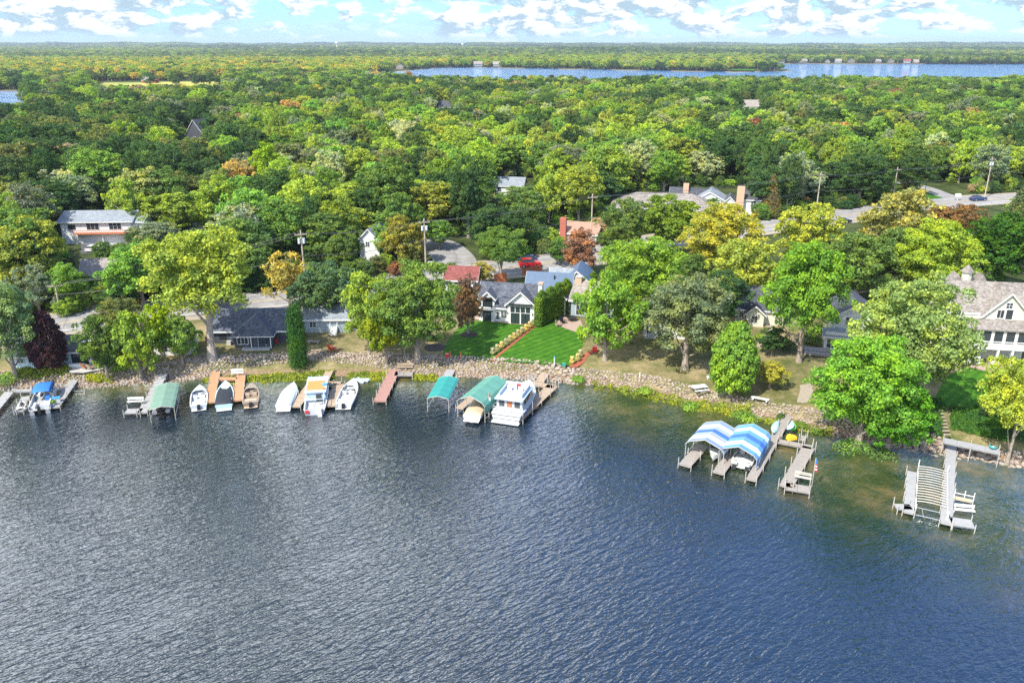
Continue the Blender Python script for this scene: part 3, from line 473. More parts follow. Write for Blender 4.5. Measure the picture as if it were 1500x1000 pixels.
T = [
 (50, 440, 322, 104, 'r', 'yg', 'yellow green tree at the left edge beside the white two-storey house'),
 (20, 392, 300, 80, 'o', 'mid', 'green tree behind the yellow green one left of the white two-storey house'),
 (214, 330, 246, 76, 'o', (.30, .35, .12), 'rounded olive tree with pinkish tips right of the white balcony house'),
 (326, 345, 256, 70, 'i', 'lime', 'lime green tree standing beyond the curved concrete drive'),
 (270, 334, 275, 32, 'k', 'mid', 'slim upright tree at the start of the curved concrete drive'),
 (238, 374, 324, 62, 'S', 'gray', 'low grey green tree beside the concrete driveway'),
 (58, 456, 385, 58, 'i', 'gray', 'grey green tree in front of the asphalt drive at left'),
 (210, 448, 358, 90, 'R', 'bright', 'bright green tree right of the small cream gabled house'),
 (105, 455, 386, 60, 'v', 'bright', 'fresh green tree beside the leftmost utility pole'),
 (172, 456, 420, 50, 'i', 'dark', 'small dark tree in front of the cream gabled house'),
 (311, 527, 338, 158, 'L', (.30, .36, .07), 'tallest yellowing shore tree with a thick pale leaning trunk'),
 (22, 548, 412, 100, '2', (.20, .30, .14), 'grey green tree left of the purple tree at the lake edge'),
 (75, 542, 456, 54, 'p', 'pur', 'dark purple cone-shaped tree in front of the pale blue house'),
 (157, 546, 462, 62, 'R', 'mid', 'green shore tree right of the pale blue house patio'),
 (205, 545, 452, 66, 'i', 'lime', 'lime yellow shore tree above the riprap left of the green canopy dock'),
 (243, 533, 441, 44, 'v', (.28, .42, .03), 'vivid lime tree with narrow crown over the riprap'),
 (268, 532, 462, 52, 'R', 'bright', 'bright green tree with thin trunk left of the big leaning trunk'),
 (180, 492, 438, 60, 'r', 'oliv', 'olive tree by the road behind the lime shore trees'),
 (425, 452, 373, 66, 'x', (.44, .36, .10), 'sparse orange tree between the road and the charcoal house'),
 (400, 372, 300, 88, 'O', 'lime', 'yellow green tree left of the pole with crossarm by the road'),
 (478, 478, 388, 84, 'S', (.10, .18, .08), 'dark green tree over the grey cottage with white steps'),
 (438, 532, 450, 32, 'k', (.05, .13, .03), 'ivy-clad column tree right of the charcoal house'),
 (541, 515, 396, 76, 'i', 'lime', 'light green tree left of the widest shore tree in the middle'),
 (612, 528, 384, 122, '1', (.13, .24, .06), 'widest olive green shore tree above the red-brown dock'),
 (566, 530, 432, 58, 'R', (.21, .28, .03), 'yellow green lower tree at the left foot of the widest shore tree'),
 (686, 488, 404, 46, 'o', (.17, .12, .09), 'young purple bronze tree on the lawn left of the white house'),
 (734, 412, 338, 78, 'h', 'mid', 'flat-topped tree with a pale trunk behind the white house'),
 (707, 416, 384, 32, 'R', (.33, .33, .09), 'small pale yellow tree beside the cedar fence'),
 (848, 402, 334, 56, 'o', 'red', 'russet red tree behind the white garage wing'),
 (820, 388, 352, 40, 'R', 'mid', 'small green tree right of the red car'),
 (886, 528, 398, 88, 'i', (.18, .32, .05), 'bright green twin-trunk tree at the right end of the striped lawn'),
 (934, 482, 352, 128, 'h', (.18, .31, .05), 'broad spreading green tree right of the tall hedge'),
 (915, 503, 408, 64, 'i', (.15, .25, .03), 'yellow green tree beside the pale house right of the hedge'),
 (1003, 540, 402, 134, '2', (.16, .22, .11), 'wide grey green oak above the dry lawn'),
 (1045, 480, 400, 90, 'r', 'dark', 'dark green tree behind the grey green oak'),
 (1071, 577, 472, 70, 'p', (.17, .31, .05), 'dense egg-shaped green tree beside the wooden lake swing'),
 (1127, 568, 530, 46, 'R', (.28, .31, .07), 'small yellow ornamental tree on the dry lawn'),
 (1170, 530, 356, 122, 'H', (.15, .32, .045), 'big bright green maple with a pale trunk on the dry lawn'),
 (1052, 405, 298, 112, '1', (.33, .36, .06), 'broad golden tree in front of the wide brown roof'),
 (1085, 455, 350, 96, 'R', 'yg', 'yellow green tree left of the big bright maple'),
 (1178, 402, 300, 92, 'r', (.29, .36, .06), 'golden green tree in front of the road behind the bright maple'),
 (975, 372, 288, 92, 'r', (.16, .25, .04), 'green tree with yellowing top below the wide brown roof'),
 (912, 372, 292, 62, 'R', 'mid', 'green tree in front of the white end of the brown roof house'),
 (880, 352, 318, 40, 'i', 'tan', 'pinkish tan tree beside the slim utility pole behind the red car'),
 (1308, 400, 276, 98, 'R', (.28, .32, .10), 'tree with orange buff top covering the road'),
 (1300, 430, 330, 76, 'O', 'mid', 'green tree below the orange buff topped tree'),
 (1358, 442, 322, 112, '1', (.25, .36, .05), 'large round yellow topped tree left of the shingled house'),
 (1252, 442, 344, 100, 'R', 'mid', 'dark green tree right of the big bright maple'),
 (1218, 430, 362, 52, 'i', 'silver', 'silvery grey tree peeking out right of the bright maple'),
 (1402, 354, 300, 58, 'R', (.20, .13, .06), 'bronze brown tree below the blue car on the road'),
 (1368, 350, 302, 40, 'R', (.24, .17, .07), 'small rusty tree left of the bronze brown tree'),
 (1452, 432, 312, 104, 's', (.055, .13, .025), 'big dark green tree behind the shingled house'),
 (1498, 400, 330, 70, 'r', (.09, .18, .03), 'green tree at the right edge beside the dark green one'),
 (1484, 348, 272, 56, 'c', (.12, .16, .07), 'grey green spruce in front of the road at the right edge'),
 (1500, 340, 290, 50, 'R', 'lime', 'light green tree at the right edge by the spruce'),
 (1318, 600, 404, 160, '2', (.22, .33, .10), 'huge pale green willow-like tree left of the shingled house'),
 (1258, 637, 488, 150, '1', (.16, .34, .05), 'vivid green tree leaning over the water right of the striped canopies'),
 (1303, 643, 556, 100, 'R', (.10, .25, .03), 'lower green tree at the water between vivid tree and right dock'),
 (1478, 664, 528, 96, 'h', (.32, .40, .07), 'yellow green tree with a white trunk at the right shore edge'),
 (1508, 520, 435, 46, 'R', 'mid', 'green tree against the right end of the shingled house'),
 (1098, 305, 252, 28, 'c', 'blue', 'blue spruce beside the tan brick chimney'),
 (1127, 318, 254, 34, 'c', (.17, .15, .07), 'brownish spruce right of the blue spruce'),
 (1042, 318, 290, 24, 'R', 'mid', 'small round tree beside the white gabled house'),
 (886, 292, 211, 84, 'o', 'lime', 'bright lime dome-shaped tree behind the brown roof house'),
 (820, 292, 216, 60, 'v', (.18, .27, .05), 'light green upright tree left of the lime dome tree'),
 (396, 302, 211, 62, 'v', (.22, .34, .03), 'tall yellow green tree behind the concrete drive'),
 (592, 388, 314, 66, 'O', (.24, .27, .06), 'yellowing tree left of the pole with transformer'),
 (643, 365, 322, 44, 'R', 'bright', 'green tree beyond the road junction'),
 (560, 382, 330, 40, 'R', 'bright', 'green tree hiding the right side of the small grey gabled house'),
 (505, 400, 340, 50, 'r', 'mid', 'green tree left of the small grey gabled house'),
 (1385, 405, 345, 60, 'O', 'mid', 'green tree behind the round yellow topped tree'),
 (1130, 440, 395, 60, 'r', 'dark', 'dark green tree behind the dark roofed cottage'),
 (1440, 612, 596, 14, 'R', 'dark', 'tiny shrub-like tree in the ground cover beside the stone steps'),
 (1130, 520, 480, 40, 'R', 'dark', 'low dark green tree below the dark roofed cottage'),
 (1010, 430, 370, 50, 'i', 'mid', 'small tree between golden tree and grey green oak'),
 (300, 455, 400, 70, 'r', 'oliv', 'olive green tree by the road behind the tallest yellowing tree'),
 (500, 345, 290, 66, 'R', 'mid', 'rounded green tree above the wires left of the grey gabled house'),
]
T_NAMES = {'c': 'spruce_tree'}
for a in T:
    tree_px(*a[:7], name=T_NAMES.get(a[4], 'broadleaf_tree'))
# ------------------------------------------------------------ forest: the nearest trees as individuals, the rest as one mass
CLEAR = [  # what the photo shows between the trees: left, top, right, bottom, row of its base
 (88, 297, 182, 370, 372), (118, 372, 168, 414, 418), (264, 322, 312, 360, 352), (528, 337, 552, 378, 380), (650, 372, 695, 405, 400), (690, 370, 800, 402, 398),
 (900, 280, 1010, 296, 312), (1000, 264, 1045, 290, 300), (1056, 268, 1092, 312, 318), (1212, 303, 1300, 330, 330), (1345, 270, 1400, 300, 300), (1340, 284, 1500, 306, 306),
 (275, 190, 298, 202, 206), (640, 152, 660, 158, 160), (1088, 152, 1110, 158, 160), (725, 258, 780, 276, 284), (820, 326, 840, 348, 352), (0, 136, 42, 150, 156), (145, 119, 325, 124, 128), (445, 340, 454, 392, 394), (616, 322, 632, 388, 390), (860, 290, 870, 330, 334), (1192, 254, 1202, 300, 302), (1303, 246, 1312, 272, 274), (1436, 232, 1450, 283, 286)]
CLEAR += [(x_ - 6, 85, x_ + 6, 93.5, 95) for x_ in (1145, 1178, 1212, 1228, 1247, 1287, 1305, 1328, 1342)] + [(x_ - 8, 92, x_ + 8, 99, 102.5) for x_ in (585, 728)] + [(384, 86, 410, 92, 96)]
FARH = (1145, 1178, 1212, 1228, 1247, 1287, 1305, 1328, 1342, 585, 700, 728)
NOGO = [(80, 320, 190, 372), (110, 380, 175, 420), (262, 322, 320, 362), (522, 360, 560, 384), (890, 280, 1040, 318), (995, 275, 1105, 318), (1344, 268, 1420, 300), (640, 350, 700, 400), (270, 196, 300, 206), (720, 262, 785, 286), (810, 335, 870, 356)]
RPX = np.array(ROAD_PX, float)
def forest_points():
    pts = []; y = 150.
    while y < 11500:
        if y < 900: sp, sc = 9.2, 1.
        elif y < 2400: sp, sc = 11.5, 1.15
        else: sp, sc = 24., 1.9
        if y > 5200: sp, sc = 46., 3.2
        hw = .69 * y + 40; n = int(2 * hw / sp); xs = -hw + sp * (np.arange(n) + rng.uniform(-.38, .38, n)); ys = y + sp * rng.uniform(-.45, .45, n)
        rr = rng.uniform(.62, 1.35, n) * 5.9 * sc; hh = rng.uniform(.70, 1.24, n) * 14.5 * (1 if sc < 1.5 else 1.1)
        keep = rng.random(n) < .95; pts.append(np.stack([xs, ys, rr, hh], 1)[keep]); y += sp * .92
    P = np.concatenate(pts); x, y, rr, hh = P.T; z = ground_z(x, y); bx, by = PX(x, y, z); tx, ty = PX(x, y, z + hh * .97); wpx = rr * FPX / (y * CP + (CAMH - z) * SP)
    ok = (by < np.interp(bx, RPX[:, 0], RPX[:, 1]) - 9) | (y > 330)
    for l, t, r_, b, base in CLEAR: ok &= ~((by > base - 2) & (bx + wpx * .85 > l) & (bx - wpx * .85 < r_) & (ty < b) & (by > t))
    for l, t, r_, b in NOGO: ok &= ~((bx > l) & (bx < r_) & (by > t) & (by < b))
    d = np.minimum(np.minimum(poly_sd(x, y, FARLAKE), poly_sd(x, y, LAGOON)), np.minimum(poly_sd(x, y, POND), poly_sd(x, y, MARSH)))
    ok &= (d > 9); sd_ = np.array([np.hypot(x - p.x, y - p.y) for p in SIDE2[::2] + SIDE[::2]]).min(0); ok &= sd_ > 8.
    ok &= ~((bx > 600) & (y < 1150) & (ty < 110.5 + 1.6 * np.sin(bx * .045) + 1.2 * np.sin(bx * .13)))
    for hx_ in FARH:
        q = far_site(hx_, 30.); ok &= ~((np.abs(x - q[0] * y / q[1]) < 17) & (y < q[1] + 14) & (y > q[1] - 22))
    ok &= ~((bx > 1066) & (bx < 1112) & (y > 1500) & (y < 1690))
    ok &= (bx > -60) & (bx < 1560); P = np.concatenate([P, z[:, None], bx[:, None], by[:, None], ty[:, None]], 1)[ok]
    return P
FP = forest_points(); FP = FP[np.argsort(FP[:, 1])]
KEYS = ['dark', 'mid', 'lime', 'yg', 'yel', 'ora', 'gray', 'pale', 'oliv', 'bright', 'tan', 'red']
def pick_cols(P):
    n = len(P); bx, by, y = P[:, 5], P[:, 6], P[:, 1]; W = np.tile(np.array([.27, .31, .13, .07, .006, .007, .07, .02, .08, .08, .006, .003]), (n, 1))
    def zone(m, add):
        for k, v in add.items(): W[m, KEYS.index(k)] += v
    patch = np.sin(P[:, 0] * .031 + 2) * np.cos(P[:, 1] * .023) + .5 * np.sin(P[:, 0] * .083 + P[:, 1] * .06)
    zone((by > 185) & (by < 330) & (bx > 380) & (bx < 1000), {'lime': .35, 'yg': .25, 'bright': .2, 'pale': .12})
    zone((bx < 560) & (y > 1150) & (y < 2300), {'yg': 1.1, 'yel': .35}); zone((bx > 560) & (bx < 1120) & (y > 1400) & (y < 2400), {'yg': 1.0, 'lime': .6, 'yel': .1})
    zone((bx > 1050) & (by < 200) & (by > 120), {'mid': .4, 'bright': .2}); zone(patch > .7, {'lime': .4, 'yg': .25}); zone(patch < -.6, {'dark': .9})
    zone((bx < 350) & (by < 320) & (by > 180), {'dark': .6, 'oliv': .2}); zone(y > 2400, {'mid': .8, 'gray': .3, 'yg': .25, 'oliv': .3})
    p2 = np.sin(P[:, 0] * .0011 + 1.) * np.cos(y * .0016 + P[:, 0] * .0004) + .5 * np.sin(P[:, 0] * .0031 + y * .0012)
    zone((y > 2400) & (p2 > .45), {'dark': 4.}); zone((y > 2400) & (p2 < -.3), {'yg': 1.6, 'lime': .8}); zone((bx < 660) & (y > 1150) & (y < 2400), {'yg': 2., 'yel': .7, 'lime': .6})  # cloud shadows over the far wood are painted in as dark tree colours
    W /= W.sum(1, keepdims=True); c = (W.cumsum(1) < rng.random(n)[:, None]).sum(1).clip(0, len(KEYS) - 1)
    col = np.array([C_[k] for k in KEYS])[c] * rng.uniform(.8, 1.22, (n, 1)) * rng.uniform(.93, 1.07, (n, 3)); return c, col
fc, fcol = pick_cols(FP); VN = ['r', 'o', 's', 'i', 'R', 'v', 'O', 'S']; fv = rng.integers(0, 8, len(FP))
seen = (FP[:, 5] > -25) & (FP[:, 5] < 1525) & (FP[:, 7] > 60); order = np.nonzero(seen)[0][:300 - len(T) - 8]; isind = np.zeros(len(FP), bool); isind[order] = True
WORDS = {'dark': 'dark green', 'mid': 'mid green', 'lime': 'lime green', 'yg': 'yellow green', 'yel': 'golden yellow', 'ora': 'orange brown', 'gray': 'grey green', 'pale': 'pale green', 'oliv': 'olive green', 'bright': 'bright green', 'tan': 'pinkish tan', 'red': 'rust red'}
def where(bx, by):
    if bx < 85: return 'beside and behind the yard at the left edge'
    if bx < 200: return 'in the wood behind the white balcony house'
    if bx < 390: return 'in the wood behind the curved concrete drive'
    if bx < 560: return 'in the wood left of the small grey gabled house'
    if bx < 700: return 'in the wood beyond the road junction'
    if bx < 880: return 'in the wood beyond the red car'
    if bx < 1060: return 'in the wood behind the brown roofed house'
    if bx < 1210: return 'behind the two spruces'
    if bx < 1350: return 'in the wood along the far side of the road'
    return 'in the wood above the blue car on the road'
for i in order:
    x, y, rr, hh, z, bx, by, ty = FP[i]; wd = WORDS[KEYS[fc[i]]]; wh = where(bx, by)
    size = 'tall' if hh > 15.2 else 'low' if hh < 12.8 else 'middle-sized'
    lb = f'{size} {wd} broadleaf tree {wh}'; tree_at((x, y, z - .1), rr, hh, VN[fv[i]], tuple(fcol[i]), lb, lb.replace(' broadleaf tree', ' trees'))
def forest_mass(P, col, var):
    n = len(P); me = bpy.data.meshes.new('forest'); me.vertices.add(n); me.vertices.foreach_set('co', P[:, [0, 1, 4]].astype(np.float32).ravel())
    a = me.attributes.new('tcol', 'FLOAT_VECTOR', 'POINT'); a.data.foreach_set('vector', col.astype(np.float32).ravel())
    a = me.attributes.new('scl', 'FLOAT_VECTOR', 'POINT'); a.data.foreach_set('vector', np.stack([P[:, 2] / 6, P[:, 2] / 6, P[:, 3] / 16], 1).astype(np.float32).ravel())
    a = me.attributes.new('rot', 'FLOAT_VECTOR', 'POINT'); a.data.foreach_set('vector', np.stack([np.zeros(n), np.zeros(n), rng.uniform(0, 6.28, n)], 1).astype(np.float32).ravel())
    a = me.attributes.new('vid', 'INT', 'POINT'); a.data.foreach_set('value', var.astype(np.int32))
    o = bpy.data.objects.new('forest', me); COL.objects.link(o); tag(o, 'mixed green and yellow wood stretching from the shore houses to the horizon', kind='stuff')
    ng = bpy.data.node_groups.new('forest_trees', 'GeometryNodeTree'); ng.interface.new_socket('Geometry', in_out='INPUT', socket_type='NodeSocketGeometry'); ng.interface.new_socket('Geometry', in_out='OUTPUT', socket_type='NodeSocketGeometry')
    gi, go = ng.nodes.new('NodeGroupInput'), ng.nodes.new('NodeGroupOutput'); L = ng.links
    def attr(nm, ty): q = ng.nodes.new('GeometryNodeInputNamedAttribute'); q.data_type = ty; q.inputs['Name'].default_value = nm; return q.outputs[0]
    jt = ng.nodes.new('GeometryNodeJoinGeometry'); mods = []
    for part in ('crown', 'trunk'):
        srcs = []
        for v in VN:
            m_ = VARS[v][0 if part == 'crown' else 1]; srcs.append(next(o_ for o_ in COL.objects if o_.type == 'MESH' and o_.data == m_ and o_.name.startswith(part)))
        j2 = ng.nodes.new('GeometryNodeJoinGeometry')
        for s in srcs[::-1]:
            oi = ng.nodes.new('GeometryNodeObjectInfo'); oi.transform_space = 'ORIGINAL'; oi.inputs['Object'].default_value = s; oi.inputs['As Instance'].default_value = True; L.new(oi.outputs['Geometry'], j2.inputs[0])
        ip = ng.nodes.new('GeometryNodeInstanceOnPoints'); L.new(gi.outputs[0], ip.inputs['Points']); L.new(j2.outputs[0], ip.inputs['Instance']); ip.inputs['Pick Instance'].default_value = True
        L.new(attr('vid', 'INT'), ip.inputs['Instance Index']); er = ng.nodes.new('FunctionNodeEulerToRotation'); L.new(attr('rot', 'FLOAT_VECTOR'), er.inputs[0]); L.new(er.outputs[0], ip.inputs['Rotation']); L.new(attr('scl', 'FLOAT_VECTOR'), ip.inputs['Scale'])
        L.new(ip.outputs[0], jt.inputs[0])
    L.new(jt.outputs[0], go.inputs[0]); md = o.modifiers.new('forest_trees', 'NODES'); md.node_group = ng; return o
mass = ~isind
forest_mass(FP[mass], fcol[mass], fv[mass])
print('forest', len(FP), 'individual', isind.sum())
# ------------------------------------------------------------ houses
class House:
    """built in metres from its front-left corner: x along the front, y away from the camera"""
    def __init__(s, name, px, py, rz, label, cat='house', group=None, z=None):
        p = G(px, py); s.p = p; s.m = depth(p) / FPX; s.root = thing(name, (p.x, p.y, ZL if z is None else z), R(rz), label, cat, group)
    def block(s, x0, y0, w, d, h, rise, ax, wm, rm, over=.4, z0=0., wall='wall', roof='roof', trim=M_trim):
        x1, y1 = x0 + w, y0 + d; xc, yc = x0 + w / 2, y0 + d / 2; root = s.root; wb, rb, tb = MB(), MB(), MB(); t = .2
        if ax in 'xy':
            half = (d if ax == 'x' else w) / 2; c = yc if ax == 'x' else xc; lo, hi = (x0, x1) if ax == 'x' else (y0, y1); sl = rise / half; q = over * sl
            wb.prism([(c - half, z0), (c + half, z0), (c + half, h), (c, h + rise), (c - half, h)], ax, lo, hi) if ax == 'x' else wb.prism([(c - half, z0), (c + half, z0), (c + half, h), (c, h + rise), (c - half, h)], ax, lo, hi)
            for sg in (-1, 1):
                e = c + sg * (half + over); rb.prism([(e, h - q + .01), (c, h + rise + .01), (c, h + rise + t), (e, h - q + t)], ax, lo - over, hi + over)
                for end in (lo - over - .04, hi + over): tb.prism([(e, h - q - .12), (c, h + rise - .12), (c, h + rise + t - .04), (e, h - q + t - .04)], ax, end, end + .04)
                tb.prism([(e, h - q - .1), (e + sg * .05, h - q - .1), (e + sg * .05, h - q + t - .03), (e, h - q + t - .03)], ax, lo - over, hi + over)
        else:                                                        # hip
            wb.box(xc, yc, z0, w, d, h - z0); k = min(w, d) / 2 + over; X0, X1, Y0, Y1 = x0 - over, x1 + over, y0 - over, y1 + over
            if w >= d: r0, r1 = (X0 + k, yc), (X1 - k, yc)
            else: r0, r1 = (xc, Y0 + k), (xc, Y1 - k)
            zt = h + rise; rb.add([(X0, Y0, h), (X1, Y0, h), (X1, Y1, h), (X0, Y1, h), (*r0, zt), (*r1, zt)], [(0, 1, 5, 4), (1, 2, 5), (2, 3, 4, 5), (3, 0, 4), (0, 3, 2, 1)] if w >= d else [(0, 1, 4), (1, 2, 5, 4), (2, 3, 5), (3, 0, 4, 5), (0, 3, 2, 1)])
            for a in ((xc, Y0, X1 - X0, .06), (xc, Y1, X1 - X0, .06), (X0, yc, .06, Y1 - Y0 - .07), (X1, yc, .06, Y1 - Y0 - .07)): tb.box(a[0], a[1], h - .16, a[2], a[3], .14)
        wo = wb.build(wall, wm, root); ro = rb.build(roof, rm, root)
        if trim: tb.build('fascia', trim, ro)
        return wo, ro
    def win(s, face, u, z, w, h, at, frame=M_trim, glass=M_glass, nx=2, nz=2, name='window', fw=.09, pr=.05):
        f, g = MB(), MB()
        def bx(mb, u0, z0, ww, hh, o0, o1):
            if face in 'fb': sg = -1 if face == 'f' else 1; mb.box(u0 + ww / 2, at + sg * (o0 + o1) / 2, z0, ww, abs(o1 - o0), hh)
            else: sg = -1 if face == 'l' else 1; mb.box(at + sg * (o0 + o1) / 2, u0 + ww / 2, z0, abs(o1 - o0), ww, hh)
        bx(g, u, z, w, h, -.02, .02)
        bx(f, u - fw, z - fw, w + 2 * fw, fw, -.03, pr + .02); bx(f, u - fw, z + h, w + 2 * fw, fw, -.03, pr + .02); bx(f, u - fw, z, fw, h, -.03, pr + .02); bx(f, u + w, z, fw, h, -.03, pr + .02)
        for i in range(1, nx): bx(f, u + w * i / nx - .03, z, .06, h, .02, pr)
        for i in range(1, nz): bx(f, u, z + h * i / nz - .025, w, .05, .02, pr - .01)
        fo = f.build(name, frame, s.root); g.build('pane', glass, fo); return fo
    def part(s, name, mb, mat, parent=None): return mb.build(name, mat, parent or s.root)
# white lake house with slate gables
H = House('white_house', 702, 469, -11, 'white modern farmhouse with slate gabled roof, chimney and blue metal rear roofs', 'house'); H.root.scale = (1, 1, 1.06); k = H.m
H.block(0, 0, 10.4, 6.6, 2.75, 3.1, 'x', M_white, M_slate)
H.block(5.3, -.7, 4.9, 4.6, 3.5, 2.1, 'y', M_white, M_slate, wall='gable_wall', roof='gable_roof')
H.block(.4, -.35, 2.5, 3.6, 4.1, 1.1, 'y', M_white, M_slate, wall='bay_wall', roof='dormer_roof', over=.3)
H.block(7.2, 7.6, 8.2, 6.2, 3.4, 2.7, 'x', M_white, M_blueroof, wall='rear_wall', roof='metal_roof')
H.block(11.6, 5.9, 3.2, 4.4, 3.1, 1.6, 'y', M_white, M_darkroof, wall='rear_gable_wall', roof='rear_gable_roof', over=.3)
H.block(13.2, 16, 5., 7.5, 3.4, 1.9, 'y', M_white, M_blueroof, wall='garage_wall', roof='garage_roof')
H.block(10.2, 17.5, 5.6, 5., 2.9, 1.7, 'x', M_white, M_grayroof, wall='link_wall', roof='link_roof')
for u in (5.95, 7.45):
    pass
H.win('f', 6.0, .15, 1.45, 1.7, -.7, M_black, nx=2, nz=1, name='french_door', fw=.06); H.win('f', 7.85, .15, 1.45, 1.7, -.7, M_black, nx=2, nz=1, name='french_door', fw=.06)
for i in range(4): H.win('f', 5.95 + i * .92, 2.15, .62, .8, -.7, M_black, nx=1, nz=1, fw=.06)
H.win('f', .85, .1, 1.35, 1.75, -.35, M_black, nx=2, nz=1, name='french_door'); H.win('f', .85, 2.5, 1.6, 1.45, -.35, M_black, nx=3, nz=2)
H.win('f', 3.15, .45, .6, 1.2, 0, M_trim, nx=1, nz=3); H.win('f', 4.05, .8, .45, 1.05, 0, M_trim, nx=1, nz=3); H.win('f', 4.62, .8, .45, 1.05, 0, M_trim, nx=1, nz=3)
H.part('awning', B(7.7, -.95, 3.35, 4.2, .5, .22), M_dark); H.part('awning', B(1.65, -.6, 4.12, 1.9, .5, .16), M_dark)
H.part('balcony_rail', B(1.65, -.62, 2.3, 2.1, .05, .06).box(1.65, -.62, 1.98, 2.1, .05, .05).box(1.65, -.5, 1.9, 2.1, .3, .08), M_dark)
H.part('skylight', B(4.3, 1.4, 4.05, .5, .75, .18), M_blueroof)
ch = H.part('chimney', B(10.75, 2.6, 0, .7, 1.5, 6.3), M_white); H.part('chimney_cap', B(10.75, 2.6, 6.3, .95, 1.75, .18), M_paver, ch)
H.win('f', 12.8, 2.1, .6, .6, 5.9, M_black, nx=2, nz=1); H.win('f', 14.9, 1.6, 1.6, 1.55, 16, M_black, nx=2, nz=2); H.win('r', 1.2, 1., .8, 1.2, 10.4, M_black)
for u in (2.75, 5.35, 9.85): H.part('wall_lamp', B(u, -.78 if u > 5 else -.08, 1.7, .14, .14, .3), M_dark)
H.part('roof_vent', MB().bar((12.2, 9.6, 5.2), (12.2, 9.6, 6.1), .12), M_dark)
sheet('patio', [(690, 466), (712, 471), (785, 478), (793, 473), (780, 466), (700, 462)], M_paver, .06)
# neighbour behind the hedge
H = House('grey_house', 836, 462, -17, 'taupe house with pale gutter and brick chimney right of the tall hedge', 'house')
H.block(0, 0, 9, 8.5, 3.1, 2.4, 'x', M_gray, M_tanroof); H.block(4.5, -2, 4.2, 5, 2.9, 1.6, 'y', M_gray, M_tanroof, wall='gable_wall', roof='gable_roof')
c = H.part('chimney', B(.6, 3.8, 0, 1., 1., 6.4), M_brick); H.part('chimney_cap', B(.6, 3.8, 6.4, 1.2, 1.2, .15), M_conc, c)
H.win('f', 1., .3, 1.3, 1.9, 0); H.win('f', 2.8, .3, 1.3, 1.9, 0)
sheet('patio', [(812, 476), (826, 464), (850, 470), (858, 486), (846, 487)], M_paver, .05)
# charcoal house
H = House('charcoal_house', 313, 505, 2, 'charcoal cottage with slate hip roof porch facing the lake', 'cottage')
H.block(0, .6, 11.8, 8.5, 2.3, 2.3, 'x', M_char, M_slate); H.block(3.9, -1.6, 6.2, 7., 2.1, 2.6, 'h', M_char, M_slate, wall='porch_wall', roof='hip_roof')
H.win('f', 4.5, .7, 1.7, 1.1, -1.6, nx=3, nz=1); H.win('f', 7.9, .1, 1.1, 1.9, -1.6, M_gray, nx=1, nz=1, name='door'); H.win('f', 9.1, .8, .7, 1., -1.6, M_black, nx=1, nz=1); H.win('f', 1., .9, .9, .8, .6, M_black)
for x in (6.8, 9.95): H.part('porch_post', MB().bar((x, -2.0, 0), (x, -2.0, 2.05), .08), M_trim)
H.part('porch_step', B(7.6, -2.3, 0, 4.5, 1.2, .18), M_conc)
H.block(-1.3, 2.5, 1.2, 4, 1.9, .6, 'x', M_char, M_slate, wall='shed_wall', roof='shed_roof')
# pale blue house
H = House('pale_blue_house', 18, 541, 3, 'low pale blue house with flat grey roof at the left shore', 'house')
H.block(0, 0, 5.4, 7.5, 2.2, 1.1, 'x', M_lblue, M_grayroof, over=.5); H.block(5.5, 1.6, 8., 7., 2.25, 1.3, 'x', M_lblue, M_darkroof, over=.5, wall='wing_wall', roof='wing_roof')
H.win('f', 1., 1.1, 1., .6, 0); H.win('f', 3.6, 1.1, 1., .6, 0); H.win('f', 8.4, .1, 2.3, 1.9, 1.6, M_black, nx=3, nz=1, name='patio_door'); H.win('f', 11.4, .1, .9, 1.8, 1.6, M_trim, nx=1, nz=1, name='door')
H.part('planter_wall', B(9.5, .4, 0, 2.2, .5, .6), M_trim); H.part('skylight', B(10.2, 3.4, 3.05, 1.4, .8, .15), M_trim)
sheet('patio', [(97, 538), (150, 533), (160, 540), (122, 546), (104, 546)], M_conc, .05)
# white cabin behind the lime trees
H = House('white_cabin', 226, 521, 5, 'small white cabin hidden behind the lime shore trees', 'cabin'); H.block(0, 0, 5.6, 4.5, 2.3, 1.2, 'x', M_white, M_grayroof); H.win('f', .8, .8, 1.2, .9, 0, M_black); H.win('f', 3.3, .8, 1.2, .9, 0, M_black)
# grey cottage with the white steps
H = House('grey_cottage', 446, 487, 2, 'blue grey cottage with white wooden steps behind the ivy column', 'cottage')
H.block(0, 0, 8., 6, 2.5, 1.6, 'x', M_gray, M_grayroof); H.block(8.2, .8, 5., 5, 2.9, 1.5, 'y', M_white, M_grayroof, wall='wing_wall', roof='wing_roof'); H.win('f', 1, 1, 1.1, .9, 0); H.win('f', 9.2, .6, 2.2, 1.5, .8, nx=3)
st = MB()
for i in range(5): st.box(5.2, -.25 - i * .28, 0, 1.1, .27, 1.1 - i * .22)
H.part('steps', st, M_trim); H.part('step_rail', MB().bar((4.6, -1.4, 1.), (4.6, -.1, 2.), .05).bar((5.8, -1.4, 1.), (5.8, -.1, 2.), .05).bar((4.6, -1.4, 0), (4.6, -1.4, 1.), .05).bar((5.8, -1.4, 0), (5.8, -1.4, 1.), .05), M_trim)
